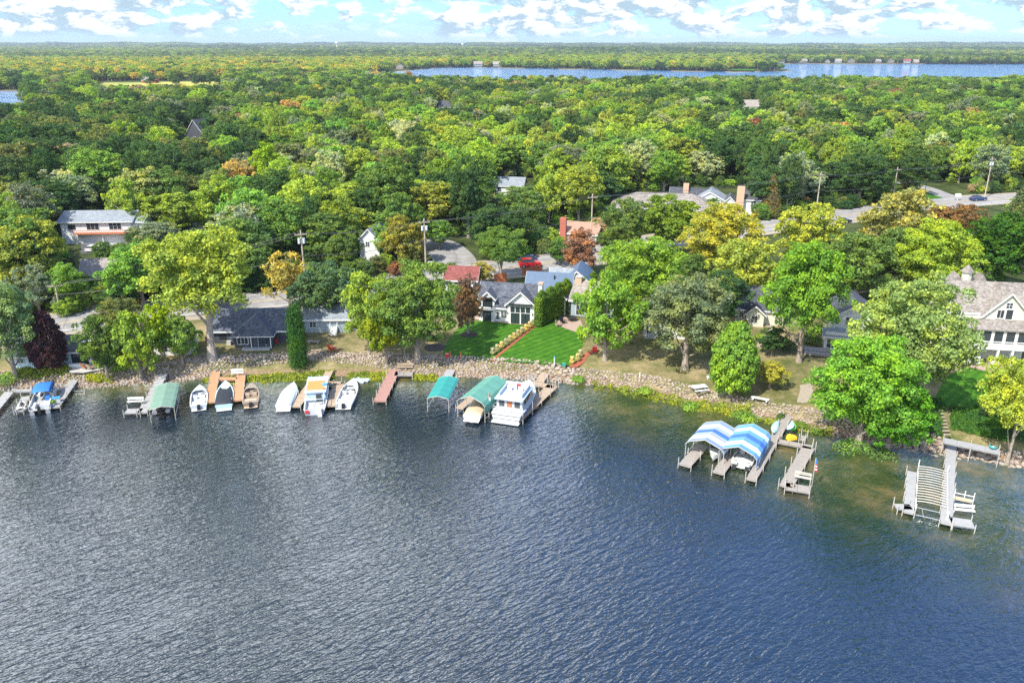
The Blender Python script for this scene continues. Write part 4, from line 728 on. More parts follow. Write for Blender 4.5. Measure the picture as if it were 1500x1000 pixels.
# white balcony house at upper left
H = House('balcony_house', 94, 358, 4, 'white two-storey house with grey metal roof, long balcony and two white garage doors', 'house')
H.block(0, 0, 17., 9, 5.7, 1.7, 'x', M_white, M_grayroof, over=.6); H.block(17.1, .5, 2.6, 6, 5.3, 1.2, 'x', M_white, M_grayroof, wall='porch_wall', roof='porch_roof')
for u in (6.2, 11.6): H.win('f', u, 3.6, 2.9, 1.7, 0, nx=3, nz=2)
H.win('f', 1.8, 3.8, 1.6, 1., 0, M_black, nx=2, nz=1)
for u in (5., 10.6): H.part('garage_door', B(u + 2.4, -.05, .05, 4.8, .1, 2.4), M_trim)
H.part('balcony', B(9.8, -.85, 2.75, 13., 1.6, .18), M_cedarf); rl = MB().bar((3.3, -1.6, 3.75), (16.3, -1.6, 3.75), .05)
for i in range(27): rl.bar((3.3 + i * .5, -1.6, 2.9), (3.3 + i * .5, -1.6, 3.75), .025)
H.part('balcony_rail', rl, M_cedarf)
for x in (10., 17.3, 19.5): H.part('porch_column', MB().bar((x, -.9, 0), (x, -.9, 2.7), .14), M_trim)
H.part('porch_canopy', B(18.4, -.4, 2.7, 2.6, 1.6, .2), M_grayroof)
sheet('driveway', [(119, 355), (142, 354), (146, 371), (118, 371)], M_asph, .05); sheet('driveway', [(143, 353), (174, 350), (180, 372), (147, 372)], M_conc, .055)
# cream gabled house below the driveway
H = House('cream_house', 128, 423, 12, 'cream house with tan shingle roof and small gable below the driveway', 'house')
H.block(-1.5, 1.8, 10., 8, 2.5, 2.2, 'x', M_cream, M_tanroof); H.block(2., 0, 5.2, 5, 2.7, 1.7, 'y', M_cream, M_tanroof, wall='gable_wall', roof='gable_roof'); H.win('f', 3.7, .9, .9, 1.1, 0); H.win('f', 4.9, .9, .9, 1.1, 0)
# small grey gabled house by the road
H = House('grey_gabled_house', 528, 383, -14, 'white sided small house with grey gable roof beside the wires', 'house')
H.block(0, 0, 4.8, 7, 5.2, 2.4, 'y', M_white, M_grayroof); H.win('f', 1.6, 3.6, .9, 1.1, 0); H.win('f', 1.4, .3, 2.2, 2., 0, M_trim, M_trim, nx=1, nz=4, name='garage_door')
# wide brown roofed house
H = House('brown_roof_house', 896, 317, -12, 'long low house with a broad brown hipped roof and white end wall', 'house')
H.block(0, 0, 29, 13, 2.8, 3.4, 'h', M_white, M_brownroof, over=.8)
for u in (.8, 3.2): H.win('f', u, .7, 1.4, 1.3, 0)
# white gabled houses beside the spruces
H = House('white_gabled_house', 1008, 311, -16, 'white house with slate roof and wide gable left of the spruces', 'house')
H.block(-6, 3., 13, 9, 3., 2.9, 'x', M_white, M_darkroof); H.block(2., 0, 8, 9, 4., 2.2, 'y', M_white, M_grayroof, wall='gable_wall', roof='gable_roof')
for u in (3.2, 5.3, 7.4): H.win('f', u, 2.4, 1.3, 1., 0, nx=2, nz=1)
H.part('chimney', B(-1.5, 6, 2.5, 1.6, 1.2, 5.), M_brick)
H = House('brick_chimney_house', 1056, 314, -16, 'small white house with a tall tan brick chimney beside the blue spruce', 'house')
H.block(0, 0, 4.4, 7, 3., 2.2, 'y', M_white, M_darkroof); H.block(4.6, 1, 8, 8, 4.6, 2.6, 'x', M_white, M_darkroof, wall='wing_wall', roof='wing_roof'); H.win('f', 1.6, 1, 1.2, 1.2, 0); H.win('f', 8.2, 2.8, 1.3, 1.3, 1)
H.part('chimney', B(5., -.1, 0, 2.1, 1.2, 8.4), M_brick)
sheet('driveway', [(1068, 318), (1072, 299), (1098, 298), (1104, 312), (1090, 320)], M_conc, .05)
# long white house behind the oak
H = House('long_white_house', 942, 492, -14, 'two-storey white house behind the grey green oak', 'house')
H.block(0, 0, 9., 8, 3.9, 1.8, 'x', M_white, M_slate)
for i in range(5): H.win('f', .6 + i * 1.7, 2.6, .7, .9, 0, M_trim); H.win('f', .6 + i * 1.7, .6, .7, 1.1, 0, M_trim)
H.part('step', B(1.5, -.7, 0, 2.5, 1., .2), M_conc)
# dark roofed cottage
H = House('dark_roof_cottage', 1078, 476, -14, 'cream cottage with near black roof left of the bright maple', 'cottage')
H.block(0, 1.5, 8, 8, 2.8, 2.9, 'x', M_cream, M_darkroof); H.block(1.6, 0, 3., 4, 2.4, 1.3, 'y', M_cream, M_darkroof, wall='gable_wall', roof='gable_roof'); H.win('f', 2.5, .7, 1., 1.2, 0, M_trim); H.win('f', .5, 1.1, .7, .9, 1.5)
# grey gabled house with deck, left of the huge tree
H = House('deck_house', 1206, 512, -16, 'pale grey gabled house with white bay and wooden deck beside the huge tree', 'house')
H.block(1., 2., 6.5, 9, 5.1, 2.2, 'y', M_white, M_darkroof); H.block(0, 0, 4.5, 3., 2.5, .7, 'x', M_white, M_grayroof, wall='bay_wall', roof='bay_roof'); H.win('f', 3., 4., .9, 1.2, 2., M_trim)
H.win('f', .4, .5, 1.2, 1.4, 0, M_trim); H.win('f', 2.4, .5, 1.2, 1.4, 0, M_trim); H.part('bay_rail', B(2.25, -.3, 2.75, 4.6, .08, .5), M_trim)
dk = thing('wooden_deck', G(1196, 517), R(-16), 'raised weathered deck with dark curved rail left of the grey gabled house', 'deck')
B(0, 0, .1, 4., 3.2, .35).build('deck_floor', M_wood, dk); MB().bar((-2, -1.6, .9), (2, -1.6, .9), .04).bar((-2, -1.6, .4), (-2, -1.6, .95), .05).bar((2, -1.6, .4), (2, -1.6, .95), .05).bar((-2, 1.5, .9), (-2, -1.6, .9), .04).build('rail', M_dark, dk)
# the large shingled house at right
H = House('shingled_house', 1394, 531, -9, 'large cream house with weathered shingle roofs, balcony porch and cupola', 'house'); H.root.scale = (.97, 1, 1.15)
H.block(-1., 3.6, 12.6, 8., 6.6, 3.0, 'x', M_cream, M_brownroof, over=.5); H.block(4.3, 2.6, 7.0, 6, 6.3, 3.1, 'y', M_cream, M_brownroof, over=.4, wall='gable_wall', roof='gable_roof')
H.block(-2.2, 4.2, 3.6, 5, 5.6, 2., 'y', M_cream, M_brownroof, over=.4, wall='side_gable_wall', roof='side_gable_roof')
po = MB().add([(-.6, -.1, 5.), (11.2, -.1, 5.), (11.2, 2.58, 5.75), (-.6, 2.58, 5.75), (-.6, -.1, 4.85), (11.2, -.1, 4.85), (11.2, 2.58, 5.6), (-.6, 2.58, 5.6)], [(0, 1, 2, 3), (4, 7, 6, 5), (0, 4, 5, 1), (1, 5, 6, 2), (2, 6, 7, 3), (3, 7, 4, 0)]); H.part('porch_roof', po, M_brownroof)
H.part('porch_room', B(7., 1.4, 2.75, 7.4, 2.2, 2.1), M_cream); H.part('lower_wall', B(5.2, 3.2, 0, 11.5, 1., 6.), M_cream)
for i in range(4): H.win('f', 3.8 + i * 1.75, 2.95, 1.3, 1.75, .3, M_trim, nx=1, nz=1)
for i in range(2): H.win('f', .1 + i * 1.3, 3., .9, 1.6, 2.7, M_trim, nx=1, nz=2)
H.part('balcony', B(4.6, -.1, 2.5, 11.2, 2., .2), M_trim); rl = MB().bar((-.9, -1.05, 3.6), (10.1, -1.05, 3.6), .06, n=4)
for i in range(56): rl.bar((-.9 + i * .2, -1.05, 2.7), (-.9 + i * .2, -1.05, 3.6), .025, n=4)
H.part('balcony_rail', rl, M_trim)
for x in (.4, 2.2, 6.1, 8.2): H.part('porch_column', B(x, -.85, 0, .32, .32, 2.5), M_trim)
for u in (1.2, 6.6, 8.6): H.win('f', u, .1, 1., 1.9, 2.7, M_trim, nx=1, nz=2, name='patio_door')
H.win('f', 6.3, 5.95, 1., 1.1, 2.6, M_trim, nx=2, nz=1); H.win('f', 7.6, 5.8, 1., 1.35, 2.6, M_trim, nx=1, nz=1); H.win('f', 7.4, 7.35, .9, .75, 2.6, M_trim, nx=2, nz=2); H.win('f', 2.9, 5.95, .7, .6, 2.6 + 1., M_trim)
stp = MB()
for i in range(12): stp.box(10.3 + i * .22, -.6, 2.5 - i * .21, .22, 1.1, .06)
H.part('stairs', stp, M_trim); rl = MB().bar((10.2, -1.15, 3.6), (12.9, -1.15, 1.1), .06, n=4)
for i in range(13): rl.bar((10.2 + i * .22, -1.15, 2.6 - i * .21), (10.2 + i * .22, -1.15, 3.6 - i * .205), .025, n=4)
H.part('stair_rail', rl, M_trim)
cu = H.part('cupola', MB().prism([(3.9 + .8 * math.cos(a), 10.6 + .8 * math.sin(a)) for a in np.linspace(0, 6.283, 8, endpoint=False)], 'z', 8.6, 10.4), M_cream)
H.part('cupola_roof', MB().add([(3.9 + 1.1 * math.cos(a), 10.6 + 1.1 * math.sin(a), 10.4) for a in np.linspace(0, 6.283, 8, endpoint=False)] + [(3.9, 10.6, 11.5)], [(i, (i + 1) % 8, 8) for i in range(8)] + [tuple(range(8))[::-1]]), M_brownroof, cu)
for x in (2.2, 6.1): H.part('attic_gable', MB().prism([(x - 1.4, 8.4), (x + 1.4, 8.4), (x, 10.2)], 'y', 9.4, 12.), M_brownroof)
H.part('roof_vent', B(3.4, 6.2, 8.4, .35, .35, .6), M_dark)
sheet('patio', [(1404, 529), (1416, 536), (1440, 543), (1462, 545), (1470, 538), (1466, 528)], M_paver, .06)
# roofs glimpsed in the wood
H = House('red_roof_garage', 652, 425, -6, 'garage with dark red roof behind the purple bronze tree', 'garage'); H.block(0, 0, 6.4, 6, 2.3, 1.9, 'x', M_white, M_redroof); H.win('f', 2, .8, 1.4, .9, 0)
H = House('orange_roof_house', 822, 355, -20, 'house with red brick chimney and salmon roof behind the russet tree', 'house'); H.block(0, 0, 9, 8, 2.6, 2., 'x', M_white, pmat('salmon_shingle', (.34, .21, .15), .85, var=.15, vscale=4)); H.part('chimney', B(.6, -.4, 0, 1.5, 1., 6.4), M_rbrick); H.win('f', 3, .9, 1.1, 1.1, 0)
H = House('hidden_white_house', 722, 285, -10, 'white house mostly hidden among trees beyond the red car', 'house'); H.block(0, 0, 10, 8, 3., 2.2, 'x', M_white, M_grayroof)
for u in (1.5, 6.5): H.win('f', u, 1., 1.3, 1.4, 0)
H = House('dark_barn', 274, 208, -20, 'dark roofed building in the wood at upper left', 'house'); H.block(0, 0, 11, 12, 4, 7., 'y', M_char, M_darkroof); H.win('f', 4.5, 1.2, 1.6, 1.6, 0)
H = House('tan_roof_house', 643, 164, 0, 'low pale roofed house far in the wood left of centre', 'house'); H.block(0, 0, 14, 14, 3.4, 4., 'x', M_gray, M_darkroof); H.win('f', 5., 1.2, 2., 1.6, 0)
H = House('pale_roof_house', 1090, 164, 0, 'pale roofed house far in the wood right of centre', 'house'); H.block(0, 0, 16, 14, 4, 4., 'x', M_cream, M_tanroof); H.win('f', 5., 1.2, 2., 1.6, 0)
H = House('red_barn', 208, 124, 0, 'rust brown barn on the far edge of the yellow marsh', 'barn'); H.block(0, 0, 17, 12, 5, 5., 'x', M_rbrick, M_brownroof); H.win('f', 6, .3, 3., 3., 0, M_trim)
far = [(395, 92, 'white house group member left of the lake among yellow trees'), (585, 99.8, 'white lakeside house at the left end of the far lake'), (728, 98.4, 'long white lodge on the far peninsula'), (1145, 92.3, 'pale far shore house right of the lone peninsula tree'), (1178, 92.5, 'white far shore house with wide lawn'), (1212, 92.3, 'small cream far shore house'), (1228, 92.6, 'low tan far shore house'),
       (1247, 92.2, 'tall white far shore house'), (1287, 92, 'white gabled far shore house among trees'), (1328, 92.5, 'red roofed far shore house in the large cluster'), (1342, 92.3, 'large pale far shore house in the cluster'), (1305, 92.5, 'low far shore house left of the cluster'), (700, 99, 'small pale lakeside house left of the long white lodge')]
for i, (x, y, lb) in enumerate(far):
    s = .55 + .3 * ((i * 7) % 5) / 4; H = House('lakeside_house', x, y - .6, (i * 37) % 30 - 15, lb, 'house')
    q = far_site(x, 30.) if x in FARH else tuple(G(x, y - .6, 3)[:2]); H.root.location = (q[0], q[1], gz(*q))
    H.block(-10 * s, 0, 22 * s, 12, 7 * s, 5, 'xy'[i % 2] if i % 3 else 'x', pmat('far_beige', (.26, .23, .18), .8) if i % 3 else M_gray, M_redroof if i == 9 else (M_tanroof, M_darkroof)[i % 2], over=.8)
    for u in (-6, 0, 5): H.win('f', u * s, 2.5 * s, 2., 2.2 * s, 0, fw=.2, nx=1, nz=1)
for x, y0, y1, lb in ((523, 76, 62.5, 'white bulb water tower on the horizon left of centre'), (686, 74, 64.5, 'small pale water tower on the horizon above the far lake')):
    d = 5200 if x < 600 else 6500; q = G(x, 66.6, 40); q = Vector(((x - 750) / FPX * d * 1.06, d, 0)); z = gz(q.x, q.y); h = 48 - z + d * (66.5 - y1) / FPX
    t = thing('water_tower', (q.x, q.y, z), 0, lb, 'water tower'); MB().bar((0, 0, 0), (0, 0, h - 9), 3.6, 2.6, 10).build('stem', M_trim, t); MB().ball(0, 0, h - 7, 9.5, 9.5, 7.5, 12, 8).build('tank', M_trim, t, True)
# fences
def fence(name, a, b, h, mat, label, panels=6):
    a, b = G(*a), G(*b); c, rz, L_ = line_frame(a, b); t = thing(name, c, rz, label, 'fence')
    MB().box(0, 0, .1, .05, L_, h).build('board_panel', mat, t)
    for i in range(panels + 1): B(.07, -L_ / 2 + i * L_ / panels, 0, .1, .1, h + .2).build('post', mat, t)
fence('cedar_fence', (724, 415), (742, 413), 1.9, M_cedarf, 'orange cedar fence behind the slate roof, with trunk before it', 3); fence('cedar_fence', (765, 404), (793, 398), 1.5, M_cedarf, 'long low cedar fence section along the road by the red car', 5)
fence('white_wall_fence', (640, 421), (652, 419), 1.2, M_trim, 'short white fence left of the red roofed garage', 3)
p0, p1 = G(1396, 306), G(1470, 300); c, rz, L_ = line_frame(p0, p1); t = thing('guard_rail', c, rz, 'pale guard rail on the near side of the road below the blue car', 'guard rail'); MB().box(0, 0, .45, .08, L_, .35).build('rail', M_trim, t)
for i in range(9): B(.1, -L_ / 2 + .3 + i * (L_ - .6) / 8, 0, .12, .12, .7).build('post', M_pole, t)
# ------------------------------------------------------------ hedge, shrubs, grasses
hc, hr_ = [], []
def leafy(name, cents, rads, n, leaf, col, label=None, cat=None, parent=None, kind=None, loc=(0, 0, 0)):
    cents = np.array(cents, float); rads = np.array(rads, float).reshape(len(cents), -1); rads = np.repeat(rads, 3, 1) if rads.shape[1] == 1 else rads
    w_ = rads.prod(1) ** .66; pi = rng.choice(len(cents), n, p=w_ / w_.sum()); d = unit(n); d[:, 2] = np.abs(d[:, 2]) * np.where(rng.random(n) < .75, 1, -1)
    C = cents[pi] + d * rads[pi] * (1 - .3 * rng.random((n, 1)) ** 2); me = quads_mesh(name, C, d + rng.normal(size=(n, 3)) * .55, leaf, M_leaf)
    o = bpy.data.objects.new(name, me); COL.objects.link(o); o.location = loc; o['tcol'] = [float(v) for v in (C_[col] if isinstance(col, str) else col)]
    if parent: o.parent = parent
    return tag(o, label, cat, kind=kind)
a, b = G(789, 478), G(831, 455); a2, b2 = G(834, 453), G(868, 430)
me = None
for i in range(24):
    p = a.lerp(b, i / 13) if i < 14 else a2.lerp(b2, (i - 14) / 9); h = (5.1 if i < 14 else 3.6) + .25 * math.sin(i * 1.7); lb = 'clipped arborvitae column of the tall dark green hedge right of the white house'
    zc = np.linspace(.4, h - .5, 9); t = thing('arborvitae', p, rng.uniform(0, 6), lb, 'hedge tree', 'arborvitae hedge between the white house and the striped lawn')
    if me is None:
        o = leafy('crown', [(0, 0, z) for z in zc], [(.82 * (1 if z < h - 1 else .55), .82 * (1 if z < h - 1 else .55), .62) for z in zc], 5200, .12, (.12, .21, .035), parent=t); me = o.data; tk = MB().bar((0, 0, 0), (0, 0, 3), .1).build('trunk', M_bark, t)
    else:
        o = bpy.data.objects.new('crown', me); COL.objects.link(o); o.parent = t; o['tcol'] = [.12, .21, .035]; o2 = tk.copy(); COL.objects.link(o2); o2.parent = t
    t.scale = (1, 1, h / 4.3)
H2 = [G(874, 428), G(882, 424), G(890, 420)]
for i, p in enumerate(H2):
    t = thing('clipped_shrub', p, 0, ['low clipped green shrub at the far end of the tall hedge', 'middle low shrub beyond the tall hedge beside the blue metal roof', 'farthest low shrub beyond the tall hedge'][i], 'shrub'); leafy('foliage', [(0, 0, .8)], [(1.5, 1.1, .9)], 1500, .13, (.14, .21, .04), parent=t); MB().bar((0, 0, 0), (0, 0, .8), .07).build('stem', M_bark, t)
def shrub(px, py, r, h, col, label, n=900, name='shrub', leaf=.11, dz=0, grp=None, cat='shrub'):
    p = G(px, py); t = thing(name, (p.x, p.y, gz(p.x, p.y) + dz), rng.uniform(0, 6), label, cat, grp)
    leafy('foliage', [(0, 0, h * .55), (r * .4, .1, h * .45), (-r * .4, 0, h * .5)], [(r * .8, r * .8, h * .5)] * 2 + [(r * .7, r * .7, h * .45)], n, leaf, col, parent=t); MB().bar((0, 0, 0), (0, 0, h * .5), .06).build('stem', M_bark, t); return t
# grasses along the mulch strip between the lawns
a, b = G(725, 520), G(784, 477); gr0 = None
for i in range(11):
    p = a.lerp(b, i / 10.) - Vector((.35, 0, 0)); lb = 'tuft of pale feather grass in the row on the red mulch strip between lawns'; g_ = 'feather grass row between the two green lawns'
    if gr0 is None:
        gr0 = thing('ornamental_grass', p, 0, lb, 'ornamental grass', g_); leafy('blades', [(0, 0, .45), (0, 0, .8)], [(.42, .42, .4), (.30, .30, .36)], 700, .08, (.42, .40, .20), parent=gr0); leafy('plumes', [(0, 0, 1.1)], [(.3, .3, .2)], 160, .07, (.60, .55, .38), parent=gr0)
    else: dupt(gr0, p, i * 1.3, lb, g_)
for i, (x, y) in enumerate([(838, 533), (846, 529), (850, 523)]): dupt(gr0, G(x, y), i, ['feather grass tuft nearest the lake in the curved red bed', 'middle feather grass tuft in the curved red bed', 'feather grass tuft beside the twin white trunks'][i], ' ')['group'] = 'feather grasses in the curved bed'
sheet('mulch_bed', [(717, 529), (722, 529), (790, 474), (786, 473)], M_mulch, .05)
sheet('mulch_bed', [(833, 537), (845, 538), (856, 531), (860, 522), (872, 515), (868, 512), (856, 518), (850, 527), (840, 532)], M_mulch, .05)
for x, y, rx in ((687, 490, 1.5), (637, 509, 1.8)): q = G(x, y); sheet('mulch_bed', [(q.x + rx * math.cos(a), q.y + rx * math.sin(a)) for a in np.linspace(0, 6.283, 14, endpoint=False)], M_mulchd, .05, raw=True)
for x, y, r_, h, c, lb in [(1112, 497, .8, 1., 'lime', 'small round lime shrub beside the gravel path by the bright maple'), (1124, 505, 1.2, 1.1, 'dark', 'dark shrub left of the bright maple trunk'), (1150, 512, 1.6, 1.7, 'dark', 'dark bush beside the bright maple trunk'), (1190, 505, 1.5, 1.6, 'mid', 'green bush left of the raised deck'), (1097, 470, 1.2, 1.6, 'dark', 'dark bush with red flowers in front of the dark roofed cottage'),
    (630, 498, 1.2, .8, 'dark', 'low dark shrub under the widest shore tree'), (335, 500, .9, .9, 'oliv', 'scrubby bush left of the lime green kayak'), (8, 552, 2., 1.8, 'bright', 'green bush at the left edge above the riprap'), (152, 538, 1.8, 1.5, 'lime', 'light green bush right of the pale blue house patio'), (175, 540, 1.6, 1.4, 'bright', 'bright bush between the patio and the lime shore trees'),
    (848, 546, 1.2, .8, 'bright', 'leafy green clump on the stones right of the gangway'), (946, 563, 1.3, .9, 'lime', 'light green bush on the riprap left of the log bench'), (1014, 583, 1.5, .9, 'bright', 'green bush beside the pale picnic slab'), (1092, 598, 1.9, 1., 'bright', 'large leafy clump on the riprap behind the striped canopies'), (1145, 601, .7, .8, 'dark', 'small dark bush left of the wooden gangway'),
    (1175, 611, .9, .8, 'mid', 'small green bush right of the wooden gangway'), (1200, 619, .8, .7, 'mid', 'small green bush on the riprap beside the vivid tree'), (595, 480, .9, 1., 'mid', 'green shrub by the cottage behind the widest shore tree'), (1478, 535, 1.1, 1., 'mid', 'green shrub by the stairs of the shingled house'), (1488, 640, 1.6, 1., 'dark', 'dark ground shrub behind the white trunk at right edge'),
    (1252, 642, 2.2, 1.9, 'bright', 'bright green bush at the foot of the vivid tree leaning over the water'), (1290, 650, 2.0, 1.7, 'mid', 'green bush at the water right of the vivid tree trunk'), (660, 398, 1.6, 2., 'mid', 'roadside bush at the junction corner'), (452, 445, 1.6, 1.6, 'mid', 'roadside bush behind the grey cottage'), (1195, 420, 1.8, 2.4, 'mid', 'green bush behind the bright maple crown')]:
    shrub(x, y, r_, h, c, lb)
MB().ball(0, 0, .0, .35, .35, .2).build('flowers', M_red, shrub(1091, 478, .6, .9, 'mid', 'small bush topped with red flowers before the dark roofed cottage', 400)).location = (0, -.1, .95)
# weeds along the riprap and ground cover at right: uncountable
def scatter(name, segs, n, leaf, col, label, hmax=.5):
    C = []
    for (x0, y0, x1, y1, wy, cnt) in segs:
        for _ in range(cnt):
            t = random.random(); p = G(x0 + (x1 - x0) * t, y0 + (y1 - y0) * t + random.uniform(-wy, wy)); r_ = random.uniform(.2, .6); C.append((p.x, p.y, gz(p.x, p.y) + random.uniform(0, hmax * .5), r_))
    C = np.array(C); leafy(name, C[:, :3], np.stack([C[:, 3], C[:, 3], C[:, 3] * hmax * 1.4], 1), n, leaf, col, label, kind='stuff')
scatter('shoreline_weeds', [(298, 545, 320, 543, 2, 50), (330, 545, 488, 538, 4.5, 520), (508, 540, 570, 540, 4.5, 230), (605, 541, 640, 541, 2.5, 70), (18, 546, 100, 541, 3.5, 180), (870, 553, 1000, 576, 6, 190), (1000, 580, 1100, 594, 7, 260), (1110, 602, 1220, 620, 5, 110), (128, 547, 160, 546, 2, 60)], 52000, .10, (.24, .30, .05), 'yellow green weeds growing along the stone shoreline')
scatter('ground_cover', [(1350, 610, 1376, 620, 14, 420), (1395, 612, 1480, 630, 16, 900), (1430, 610, 1490, 622, 18, 500), (1352, 590, 1380, 596, 8, 160)], 60000, .10, (.06, .15, .035), 'dense dark green ground cover on the slope by the stone steps', .4)
# undergrowth below the wood
def undergrowth():
    n = 5200; x = rng.uniform(-150, 190, n); y = rng.uniform(138, 330, n); r_ = rng.uniform(1.2, 2.6, n); h = rng.uniform(1.8, 4.2, n); z = ground_z(x, y); bx, by = PX(x, y, z); _, ty = PX(x, y, z + h)
    rp = np.interp(bx, RPX[:, 0], RPX[:, 1]); ok = (by < rp - 9) & (bx > -60) & (bx < 1560)
    for l, t, rr, b in NOGO: ok &= ~((bx > l - 4) & (bx < rr + 4) & (by > t) & (by < b + 6))
    sd_ = np.array([np.hypot(x - p.x, y - p.y) for p in SIDE2[::2] + SIDE[::2]]).min(0); ok &= sd_ > 7.5
    P = np.stack([x, y, r_, h * 1.4, z], 1)[ok]; P[:, 4] -= P[:, 3] * .25; c, col = pick_cols(np.concatenate([P, bx[ok, None], by[ok, None], ty[ok, None]], 1)); o = forest_mass(P, col, rng.integers(0, 8, len(P)))
    o.name = 'undergrowth'; o['label'] = 'bushy green undergrowth between the trunks of the wood'
undergrowth()

q = G(1118, 104.6, 1.2); tree_at((q.x, q.y, gz(q.x, q.y)), 7, 11, 'r', C_['dark'], 'lone dark tree at the tip of the far peninsula')
o = MB().add([(*p_, gz(*p_) + .5) for p_ in [tuple(G(x, y, 1.5)[:2]) for x, y in ((1070, 104.3), (1104, 104.3), (1108, 102.4), (1072, 101.8))]], [(0, 1, 2, 3)]).build('lawn', M_lawn); tag(o, kind='structure')
# ------------------------------------------------------------ riprap stones
def rock_mesh(seed):
    bm = bmesh.new(); bmesh.ops.create_icosphere(bm, subdivisions=2, radius=1.); r_ = random.Random(seed)
    for cut in range(7):
        n = Vector((r_.gauss(0, 1), r_.gauss(0, 1), r_.gauss(0, 1))).normalized(); lim = r_.uniform(.6, .85)
        for v in bm.verts:
            d = v.co.dot(n)
            if d > lim: v.co -= n * (d - lim)
    me = bpy.data.meshes.new('stone'); bm.to_mesh(me); bm.free(); return me
def rock_fn(nt, b, tc):
    L = nt.links; g = N(nt.nodes, 'ShaderNodeNewGeometry'); v = N(nt.nodes, 'ShaderNodeTexNoise', inp={'Scale': 1.4, 'Detail': 2}); L.new(g.outputs['Position'], v.inputs['Vector'])
    r = ramp_node(nt, [(.3, (.15, .12, .10)), (.45, (.30, .235, .19)), (.6, (.37, .32, .27)), (.72, (.25, .24, .23))]); L.new(v.outputs[0], r.inputs[0]); L.new(r.outputs[0], b.inputs['Base Color'])
M_rock = pmat('pale_stone', (.45, .38, .32), .9, fn=rock_fn, spec=.2); RK = [rock_mesh(i) for i in range(6)]
for m_ in RK: m_.materials.append(M_rock)
SHN = [(-60, 574, 552), (0, 569, 549), (60, 569, 544), (120, 567, 546), (170, 563, 545), (215, 559, 541), (250, 553, 536), (300, 547, 527), (360, 538, 524), (450, 532, 521), (520, 534, 522), (600, 541, 524), (640, 543, 526), (700, 546, 528), (760, 548, 531), (800, 551, 536), (850, 555, 542), (900, 559, 548), (960, 571, 557), (1000, 581, 567), (1060, 594, 580), (1120, 607, 592), (1180, 622, 603), (1240, 637, 615), (1300, 648, 628), (1345, 655, 634), (1400, 662, 645), (1450, 669, 655), (1500, 677, 662), (1560, 684, 670)]
SN = np.array(SHN, float); rocks = []
def occupied(p, r): return False
cell = {}
for _ in range(22000):
    px = rng.uniform(-40, 1540); lo, hi = np.interp(px, SN[:, 0], SN[:, 1]), np.interp(px, SN[:, 0], SN[:, 2]); py = rng.uniform(hi, lo); p = G(px, py, .9)
    if 318 < px < 480 and rng.random() < .45: continue
    if 870 < px < 1230 and rng.random() < .5: continue
    big = (px > 780 and px < 850) or px > 1335; r_ = rng.uniform(.28, .48) if big else rng.uniform(.14, .30)
    k = (int(p.x / .6), int(p.y / .6)); bad = False
    for i in (-1, 0, 1):
        for j in (-1, 0, 1):
            for q in cell.get((k[0] + i, k[1] + j), []):
                if (q[0] - p.x) ** 2 + (q[1] - p.y) ** 2 < (.72 * (q[2] + r_)) ** 2: bad = True; break
    if bad: continue
    cell.setdefault(k, []).append((p.x, p.y, r_)); rocks.append((p.x, p.y, gz(p.x, p.y), r_))
rocks.sort(key=lambda q: -q[3] / q[1]); print('rocks', len(rocks))
def rock_where(x):
    px = 750 + FPX * x / 120
    return ('left of the pale blue house dock', 'between the two leftmost docks', 'beside the orange docks', 'by the weeds in front of the dry lawns', 'below the green lawns', 'below the dry lawn right of the lawns', 'beside the striped canopies', 'at the right end of the shore')[min(7, max(0, int(np.searchsorted([110, 300, 360, 560, 830, 1000, 1200], px))))]
mb = MB()
for i, (x, y, z, r_) in enumerate(rocks):
    sc = Vector((r_ * rng.uniform(.9, 1.4), r_ * rng.uniform(.8, 1.2), r_ * rng.uniform(.6, .9))); rot = (rng.uniform(-.4, .4), rng.uniform(-.4, .4), rng.uniform(0, 6.28)); me = RK[i % 6]
    if i < 300:
        o = bpy.data.objects.new('shore_stone', me); COL.objects.link(o); o.location = (x, y, z + .08); o.rotation_euler = rot; o.scale = sc; w_ = rock_where(x); tag(o, 'pale boulder of the stone shoreline ' + w_, 'boulder', 'boulders of the stone shoreline ' + w_)
    else:
        from mathutils import Euler
        M = Matrix.LocRotScale(Vector((x, y, z + .05)), Euler(rot), sc); mb.add([M @ v.co for v in me.vertices], [tuple(p.vertices) for p in me.polygons])
o = mb.build('riprap_stones', M_rock); tag(o, 'band of small pale riprap stones along the whole shore', kind='stuff')
# ------------------------------------------------------------ docks
DZ = .62
def deckseg(root, a, b, w_, mat, name='deck', gap=1.5, z=DZ, trimc=True):
    c, rz, L_ = line_frame(a, b); n = max(1, round(L_ / gap)); mb = MB(); inv = Matrix.Rotation(-root.rotation_euler.z, 3, 'Z'); 
    d = (b - a).normalized(); 
    for i in range(n): q = a.lerp(b, (i + .5) / n) - root.location; q = inv @ Vector((q.x, q.y, 0)); mb.box(q.x, q.y, z - root.location.z - .08, w_, L_ / n - .05, .08, rz - root.rotation_euler.z)
    q = inv @ ((a + b) / 2 - root.location); mb.box(q.x, q.y, z - root.location.z - .22, w_ * .9, L_ - .02, .13, rz - root.rotation_euler.z); return mb.build(name, mat, root)
def posts(root, pts, mat=M_post, top=1.25, r_=.055, bot=-1.8, name='post'):
    for p in pts:
        q = p - root.location; MB().bar((q.x, q.y, bot - root.location.z), (q.x, q.y, top - root.location.z + random.uniform(-.12, .12)), r_, n=5).build(name, mat, root)
